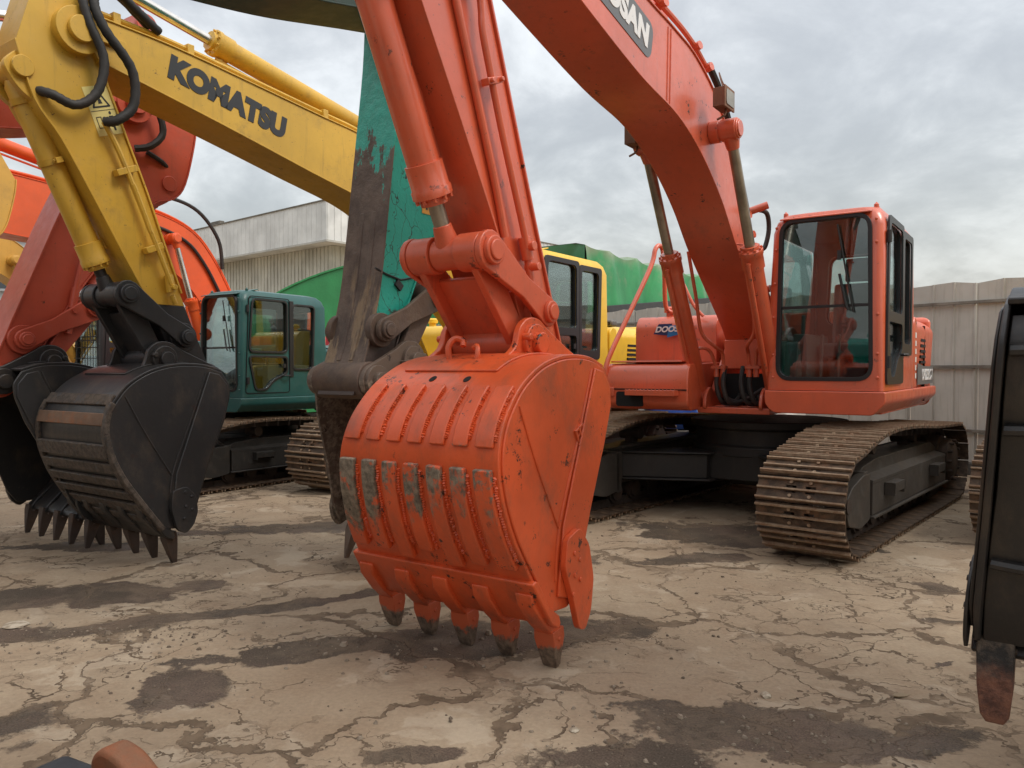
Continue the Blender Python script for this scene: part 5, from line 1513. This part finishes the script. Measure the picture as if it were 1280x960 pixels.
b = MB(); b.box(0, FL, -.10, .12, 0, .17); b.build('footing', M['footing_shaded'], fence, .01)

# ================================================================== lorry under a green tarpaulin behind the fence
def cloth_mat(name, col, dusty):
    t = NT(name); n1 = t.noise(.9, 5, .65, vec=t.map(scale=(1, 1, .5)))
    up = t.n('ShaderNodeNewGeometry')
    c = t.mix(t.ramp(n1, .3, .7), tuple(x*.75 for x in col), tuple(x*1.15 for x in col))
    d = t.math('MULTIPLY', t.ramp(t.noise(1.4, 6, .65), .52, .70), dusty)
    z = t.sep()[2]
    c = t.mix(t.math('MAXIMUM', t.math('MULTIPLY', d, .55), t.math('MULTIPLY', t.ramp(t.math('ADD', z, t.math('MULTIPLY', t.noise(1.1, 4), .8)), 4.35, 4.75), dusty)), c, (.30, .25, .18))
    return t.fin(c, .42, t.bump(t.noise(14, 5, .6), .3, .02), spec=.5)
M['tarp'] = cloth_mat('green_tarpaulin', (.030, .27, .088), .6)
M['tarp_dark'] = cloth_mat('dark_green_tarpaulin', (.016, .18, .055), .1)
M['green_sheet'] = cloth_mat('green_sheet', (.035, .26, .085), .0)
q0 = Vector((1.68, 18.1)); qd = Vector((.60, .80)).normalized(); qn = Vector((qd.y, -qd.x))   # side faces right-front
lorry = empty('lorry', (q0.x, q0.y, 0), math.atan2(qd.y, qd.x))
tag(lorry, 'lorry load wrapped in a creased green tarpaulin, standing behind the fence', 'lorry')
def tarp():
    LL, WW, H = 9.0, 3.6, 4.36
    peaks = [0, 1.15, 2.5, 3.8, 5.1, 6.5, 7.8, 9.0]
    def top(x):
        for a, b in zip(peaks[:-1], peaks[1:]):
            if a <= x <= b:
                t = (x-a)/(b-a); return H-.012*x-.12*(4*t*(1-t))*(1 if a > 0 else .4)
        return H
    b = MB(); nx, nz = 150, 34
    rr = random.Random(11)
    folds = [(rr.uniform(0, 1), rr.uniform(-.5, .5), rr.uniform(.5, 1)) for _ in peaks]
    vs = []
    for i in range(nx+1):
        x = LL*i/nx
        for j in range(nz+1):
            v = j/nz; z = top(x)*(1-v)+1.55*v
            y = 0
            for (pk, f_) in zip(peaks, folds):
                # creases fanning from each hoop
                for dxx, amp in ((f_[1]*.9*v, .12), (-.9*f_[2]*v, .07), (.65*v+f_[1]*v, .06)):
                    u = (x-pk-dxx)/(.13+.30*v); y += -amp*math.exp(-u*u)*(1-.3*v)*min(1, (v*2.2)**.8)
            y += .05*math.sin(v*math.pi)*math.sin(x*2.2+1)+.006*math.sin(x*7+v*9)
            vs.append((x, y, z))
    fs = [(i*(nz+1)+j, (i+1)*(nz+1)+j, (i+1)*(nz+1)+j+1, i*(nz+1)+j+1) for i in range(nx) for j in range(nz)]
    b.add(vs, fs)
    m = len(vs)
    # roof sheet over the hoops to the far side, and the far side
    vs2 = []; fs2 = []
    for i in range(nx+1):
        x = LL*i/nx; z = top(x)
        y0 = vs[i*(nz+1)][1]
        for k, (yy, dz) in enumerate(((y0, 0), (.25, .06), (WW-.25, .06), (WW, 0), (WW, -2.8))): vs2.append((x, yy, z+dz))
    for i in range(nx):
        for k in range(4): fs2.append((i*5+k, i*5+k+1, (i+1)*5+k+1, (i+1)*5+k))
    b.add(vs2, fs2)
    o = b.build('tarpaulin', M['tarp'], lorry, smooth=60, dissolve=False)
    # front end face with its own creases
    b = MB(); ny = 40; vs = []
    for i in range(ny+1):
        y = WW*i/ny
        for j in range(nz+1):
            v = j/nz; z = (top(0)+.05*min(1, min(y, WW-y)/.25))*(1-v)+1.3*v
            x = -.015+.06*math.exp(-((y-.25-1.3*v)/.10)**2)+.05*math.exp(-((y-.1-.4*v)/.06)**2)-.04*math.exp(-((y-1.6-.5*v)/.15)**2)
            vs.append((x, y, z))
    b.add(vs, [(i*(nz+1)+j, i*(nz+1)+j+1, (i+1)*(nz+1)+j+1, (i+1)*(nz+1)+j) for i in range(ny) for j in range(nz)])
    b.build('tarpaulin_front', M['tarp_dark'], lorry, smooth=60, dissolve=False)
    k = MB(); k.box(.1, LL-.05, .08, WW-.1, 1.0, 1.7); k.build('load_bed', M['black_under'], lorry)
    k = MB(); k.prism([(.75, 2.6), (.6, 2.98), (9.0, 3.85), (9.0, 2.6)], -.24, -.19) ; k.build('side_rail', M['black'], lorry, .01)
    for x in (1.2, 2.4, 6.2, 7.4):
        for y in (.12, WW-.42):
            k = MB(); k.lathe((x, y, .52), (x, y+.3, .52), [(0, .3), (0, .48), (.04, .52), (.26, .52), (.3, .48), (.3, .3)], 24); k.build('wheel', M['rubber'], lorry)
tarp()
lorry.rotation_euler.z = math.atan2(qd.y, qd.x)

# arched green shed further left
shed = empty('arched_shed', (-2.46, 23.5, 0), 0)
tag(shed, 'green arched sheet shed end seen above the teal cab', 'shed')
b = MB(); arch = [(7.2*math.cos(R(180*k/48)), 4.9*math.sin(R(180*k/48))) for k in range(17, 49)]
b.prism([(arch[0][0], 0)]+arch, 0, .06); b.build('end_wall', M['green_sheet'], shed)
b = MB(); b.strip(arch, .05, -.05, 5, 1); b.build('arched_roof', M['green_sheet'], shed)
# red latticed panel between the shed and the teal cab
b = MB(); b.box(-.26, .26, -.02, .02, 0, 2.12)
M['red'] = NT('red_panel_paint').fin((.38, .025, .035), .5)
rp = empty('red_screen', (-2.95, 13.55, 0), R(10)); tag(rp, 'red latticed panel standing behind the rear window of the teal cab', 'panel')
b.build('panel', M['red'], rp, .01)
b = MB()
for i in range(14):
    for j in range(5): b.obox((-.2+j*.1, -.028, 1.1+i*.075), .05, .012, .012, (1, 0, 1 if (i+j) % 2 else -1), (0, 1, 0))
b.build('lattice', NT('pale_lattice').fin((.45, .22, .22), .6), rp, dissolve=False)

# ================================================================== warehouse and flats in the distance
M['wall_white'] = sheet_mat('off_white_cladding', (.66, .66, .635), .15, .5)
M['wall_lower'] = sheet_mat('dirty_cream_cladding', (.56, .55, .48), .5, .5)
W = empty('warehouse', (-9.35, 39.7, 0), math.atan2(8.9, -10.4))
tag(W, 'off-white clad warehouse with an overhanging upper storey in the left distance', 'warehouse')
La, Lb, Ht, Hb = 14.2, 22.0, 10.0, 8.03
b = MB()
def clad(b, x0, x1, y, z0, z1, step, dep, s_):
    n = int((x1-x0)/step)
    for i in range(n+1): b.box(x0+i*step, x0+i*step+.05, min(y, y+s_*dep), max(y, y+s_*dep), z0, z1)
# local +x runs left-away along the long face; the yard is on local +y side
b.box(0, La, -Lb, 0, Hb, Ht); b.build('upper_wall', M['wall_white'], W)
b = MB(); clad(b, .02, La-.1, 0, Hb+.02, Ht-.02, .42, .012, 1)
for i in range(50): b.box(-.03, 0, -.1-i*.42, -.05-i*.42, Hb+.02, Ht-.02)
b.build('cladding_rib', M['wall_white'], W)
b = MB(); b.box(-.06, La+.05, -Lb, .07, Ht, Ht+.06); b.box(10.6, 11.6, -.4, -.1, Ht+.06, Ht+.30); b.build('roof_edge', M['fence_rail'], W)
b = MB(); b.box(-.05, La+.04, .0, .05, Hb-.1, Hb); b.box(-.05, 0, -Lb, -.01, Hb-.1, Hb); b.build('soffit_trim', M['fence'], W)
b = MB(); b.box(1.25, La-.8, -Lb+1, -1.3, 0, Hb-.01); b.build('lower_wall', M['wall_lower'], W)
b = MB(); clad(b, 1.3, La-.9, -1.3, .05, Hb-.02, .34, .05, 1)
for i in range(50): b.box(1.20, 1.25, -1.5-i*.34, -1.44-i*.34, .05, Hb-.02)
b.build('cladding_rib', M['wall_lower'], W)
b = MB(); b.box(1.17, 1.199, -2.55, -2.1, .05, Hb-.1); b.build('downpipe', NT('ochre_downpipe').fin((.55, .36, .09), .5), W)
fl = empty('apartment_block', (-58, 92, 0), R(20)); tag(fl, 'distant grey apartment block with dark windows at the far left', 'building')
b = MB(); b.box(-14, 14, -6, 6, 0, 15.8); b.build('wall', NT('grey_render').fin((.42, .44, .46), .8), fl)
b = MB(); b.box(-14.4, 14.4, -6.4, 6.4, 15.8, 16.4); b.box(-3, 3, -2, 2, 16.4, 17.8); b.build('roof', NT('roof_grey').fin((.30, .30, .30), .8), fl)
M['far_glass'] = NT('dark_far_window').fin((.05, .06, .07), .2)
for f_ in range(5):
    for i in range(9):
        b = MB(); x = -12.4+i*3.1; b.box(x-.9, x+.9, -6.06, -6.005, 1.2+f_*3.05, 2.9+f_*3.05); w_ = b.build('window', M['far_glass'], fl)
    b = MB(); b.box(-14.05, 14.05, -6.5, -6.0, .85+f_*3.05, 1.0+f_*3.05); b.build('balcony_slab', fl.children[0].data.materials[0], fl)

# ================================================================== clutter between the machines and the fence
def crumple(name, loc, size, mat, label, cat, seed=1, rz=0, sub=3, amp=.22):
    rnd = random.Random(seed); b = MB()
    bmesh.ops.create_cube(b.bm, size=1)
    bmesh.ops.subdivide_edges(b.bm, edges=b.bm.edges, cuts=sub*2, use_grid_fill=True)
    for v in b.bm.verts:
        n = v.co.normalized()*.62
        v.co = v.co.lerp(n, .45)
        w = math.sin(v.co.x*17+seed)*math.cos(v.co.y*13+v.co.z*9)+.7*math.sin(v.co.z*23+v.co.x*11)
        v.co += v.co.normalized()*(w*amp*.12+rnd.uniform(-.02, .02)); v.co.z = max(v.co.z, -.5)
    b.xf(Matrix.Diagonal((*size, 1))); b.xf(Matrix.Translation((0, 0, size[2]*.5)))
    o = b.build(name, mat, smooth=50, dissolve=False); o.location = loc; o.rotation_euler = (0, 0, rz)
    return tag(o, label, cat)
M['card'] = steel('brown_cardboard', (.36, .23, .13), .8, 0, .2, (.22, .14, .08), .2)
M['blue_tarp'] = NT('blue_plastic_tarp').fin((.02, .085, .38), .35)
M['white_sack'] = NT('white_sack').fin((.62, .60, .55), .7)
M['pink'] = NT('pink_cloth').fin((.75, .04, .10), .7)
def carton(x, y, z, w, d, h, rz, label, txt=True):
    t = empty('cardboard_box', (x, y, z), rz); tag(t, label, 'box', 'cardboard boxes behind the excavator')
    b = MB(); b.box(-w/2, w/2, -d/2, d/2, 0, h); b.build('carton', M['card'], t, .008)
    b = MB(); b.box(-w/2-.002, w/2+.002, -d/2-.003, -d/2-.0005, h*.52, h*.54); b.prism(rrect(-.06, .06, h*.62, h*.72, .02), -d/2-.004, -d/2-.001); b.build('hand_hole', M['hole'], t)
    if txt:
        b = MB()
        for i in range(5): b.box(-w*.3+i*w*.13, -w*.3+i*w*.13+w*.08, -d/2-.003, -d/2-.001, h*.82, h*.9)
        b.build('printing', M['hole'], t)
tb_ = empty('workbench', (2.0, 12.0, 0), R(-8)); tag(tb_, 'low dark workbench carrying boxes and a blue sheet behind the undercarriage', 'bench')
b = MB(); b.box(-1.2, 1.2, -.45, .45, .54, .58); b.build('bench_top', M['fence_rail'], tb_)
for sx in (-1.1, 1.1):
    for sy in (-.38, .38):
        b = MB(); b.box(sx-.04, sx+.04, sy-.04, sy+.04, 0, .54); b.build('leg', M['fence_rail'], tb_)
carton(1.72, 12.0, .581, .42, .34, .21, R(-6), 'lower brown cardboard box on the bench behind the excavator', False)
carton(1.72, 12.0, .792, .40, .33, .21, R(-3), 'upper brown cardboard box with printing, on top of another')
crumple('blue_sheet', (2.42, 11.95, .581), (.75, .5, .38), M['blue_tarp'], 'crumpled blue plastic sheet on the bench beside the boxes', 'sheet', 3, R(-8))
crumple('rag_bundle', (1.25, 12.05, .581), (.36, .3, .26), M['red'], 'small red and dark bundle left of the cardboard boxes', 'bundle', 5)
crumple('white_sack', (4.25, 10.6+1.6, 0), (.55, .5, .86), M['white_sack'], 'white sack standing behind the right track', 'sack', 8)
crumple('pink_cloth', (4.30, 12.18, .82), (.42, .36, .14), M['pink'], 'pink cloth lying on top of the white sack', 'cloth', 9)
mc = empty('small_engine', (3.92, 12.1, 0), R(20)); tag(mc, 'small red and grey petrol engine beside the white sack', 'engine')
b = MB(); b.box(-.12, .12, -.15, .15, .35, .62); b.cyl((-.1, 0, .5), (-.32, 0, .5), .11); b.build('engine_block', M['grey_steel'], mc, .02)
b = MB(); b.box(-.08, .14, -.14, .12, .63, .80); b.build('petrol_tank', M['red'], mc, .03)
b = MB(); b.box(-.14, .14, -.16, .16, 0, .34); b.build('engine_stand', M['fence_rail'], mc, .01)

# ================================================================== rusty bucket in the near left corner
nb_ = empty('loose_bucket', (-1.44, 2.15, 0), R(-30))
tag(nb_, 'loose steel bucket lip with rusty orange tooth adapters in the bottom left corner', 'bucket')
M['rusty'] = steel('rusty_orange_steel', (.22, .085, .04), .6, .2, .6, (.34, .10, .035), 1.0, mud=.4)
M['blue_steel'] = steel('dark_blue_grey_steel', (.055, .06, .068), .45, .5, .3, (.16, .08, .05), .5)
b = MB(); b.prism([(-.55, 0), (.05, .0), (.18, .04), (.14, .10), (-.15, .11), (-.5, .10)], -.50, .50); b.build('bucket_shell', M['blue_steel'], nb_, .02)
for i, y in enumerate((-.36, -.09, .18, .42)):
    b = MB(); b.prism(rpoly([(-.14, .09), (-.16, .22), (-.10, .27), (.0, .255), (.16, .16), (.30, .06), (.28, .02), (.10, .02), (-.05, .09)], .04), y-.05, y+.05)
    b.build('tooth_adapter', M['rusty'], nb_, .025, seg=3)

# ================================================================== sky, sun, camera
wd = bpy.data.worlds.new('World'); S.world = wd; wd.use_nodes = True
nt = wd.node_tree; nt.nodes.clear()
out = nt.nodes.new('ShaderNodeOutputWorld')
SUN_EL, SUN_AZ = 52, 62       # azimuth measured clockwise from +y (towards +x)
sky = nt.nodes.new('ShaderNodeTexSky'); sky.sky_type = 'NISHITA'; sky.sun_disc = False
sky.sun_elevation = R(SUN_EL); sky.sun_rotation = R(SUN_AZ); sky.air_density = 1.5; sky.dust_density = 4
bg1 = nt.nodes.new('ShaderNodeBackground'); bg1.inputs[1].default_value = .05; sky.ozone_density = 1
nt.links.new(sky.outputs[0], bg1.inputs[0])
tc = nt.nodes.new('ShaderNodeTexCoord'); sp = nt.nodes.new('ShaderNodeSeparateXYZ'); nt.links.new(tc.outputs['Generated'], sp.inputs[0])
def wm(op, a, b_=0.0, c_=0.0, clamp=False):
    x = nt.nodes.new('ShaderNodeMath'); x.operation = op; x.use_clamp = clamp
    for i, v in enumerate((a, b_, c_)):
        if isinstance(v, (int, float)): x.inputs[i].default_value = v
        else: nt.links.new(v, x.inputs[i])
    return x.outputs[0]
zc = wm('ADD', wm('MAXIMUM', sp.outputs[2], 0.0), .42)
cx, cy = wm('DIVIDE', sp.outputs[0], zc), wm('DIVIDE', sp.outputs[1], zc)
cb = nt.nodes.new('ShaderNodeCombineXYZ'); nt.links.new(cx, cb.inputs[0]); nt.links.new(cy, cb.inputs[1])
def wn(scale, det, ro, off=0.0, dist=0.0):
    mp = nt.nodes.new('ShaderNodeMapping'); mp.inputs['Location'].default_value = (off, off*.7, off*.3); nt.links.new(cb.outputs[0], mp.inputs[0])
    x = nt.nodes.new('ShaderNodeTexNoise'); x.inputs['Scale'].default_value = scale; x.inputs['Detail'].default_value = det; x.inputs['Roughness'].default_value = ro; x.inputs['Distortion'].default_value = dist
    nt.links.new(mp.outputs[0], x.inputs['Vector']); return x.outputs[0]
n1, n2 = wn(1.7, 8, .56, 3.1, .3), wn(4.6, 8, .6, 7.7, .3)
dens = wm('ADD', wm('MULTIPLY', n1, .62), wm('MULTIPLY', n2, .38))
cr = nt.nodes.new('ShaderNodeValToRGB'); cr.color_ramp.interpolation = 'B_SPLINE'
el = cr.color_ramp.elements
el[0].position = .39; el[0].color = (.30, .302, .305, 1)
el[1].position = .63; el[1].color = (.66, .67, .665, 1)
for p, c_ in ((.465, (.385, .388, .388)), (.525, (.51, .512, .508))):
    e = el.new(p); e.color = (*c_, 1)
nt.links.new(dens, cr.inputs[0])
# an overcast sky is brighter overhead
gain = wm('MULTIPLY_ADD', wm('POWER', wm('MAXIMUM', sp.outputs[2], 0.0), 1.3), 1.6, .92)
bg2 = nt.nodes.new('ShaderNodeBackground'); nt.links.new(cr.outputs[0], bg2.inputs[0]); nt.links.new(gain, bg2.inputs[1])
ad = nt.nodes.new('ShaderNodeAddShader'); nt.links.new(bg1.outputs[0], ad.inputs[0]); nt.links.new(bg2.outputs[0], ad.inputs[1])
nt.links.new(ad.outputs[0], out.inputs[0])

sl = bpy.data.lights.new('sun', 'SUN'); sl.energy = 1.5; sl.angle = R(20); sl.color = (1, .97, .93)
so = bpy.data.objects.new('sun', sl); COL.objects.link(so)
az, el_ = R(SUN_AZ+60), R(SUN_EL)
az = R(118)
sky.sun_rotation = az
dirv = Vector((math.sin(az)*math.cos(el_), math.cos(az)*math.cos(el_), math.sin(el_)))
so.rotation_euler = dirv.to_track_quat('Z', 'Y').to_euler()
so.location = (8, -6, 14)

cam = bpy.data.cameras.new('camera'); co = bpy.data.objects.new('camera', cam); COL.objects.link(co)
cam.sensor_width = 36; cam.lens = 36*980/1280; cam.clip_end = 1500; cam.clip_start = .05
co.location = (0, 0, 1.5); co.rotation_euler = (R(90)-math.atan((480-461)/980), 0, 0)
S.camera = co
S.view_settings.view_transform = 'Standard'; S.view_settings.look = 'None'
S.view_settings.exposure = .14; S.view_settings.gamma = 1; S.view_settings.use_curve_mapping = False
S.render.engine = 'CYCLES'
S.cycles.max_bounces = 6; S.cycles.transparent_max_bounces = 12
S.cycles.use_denoising = True
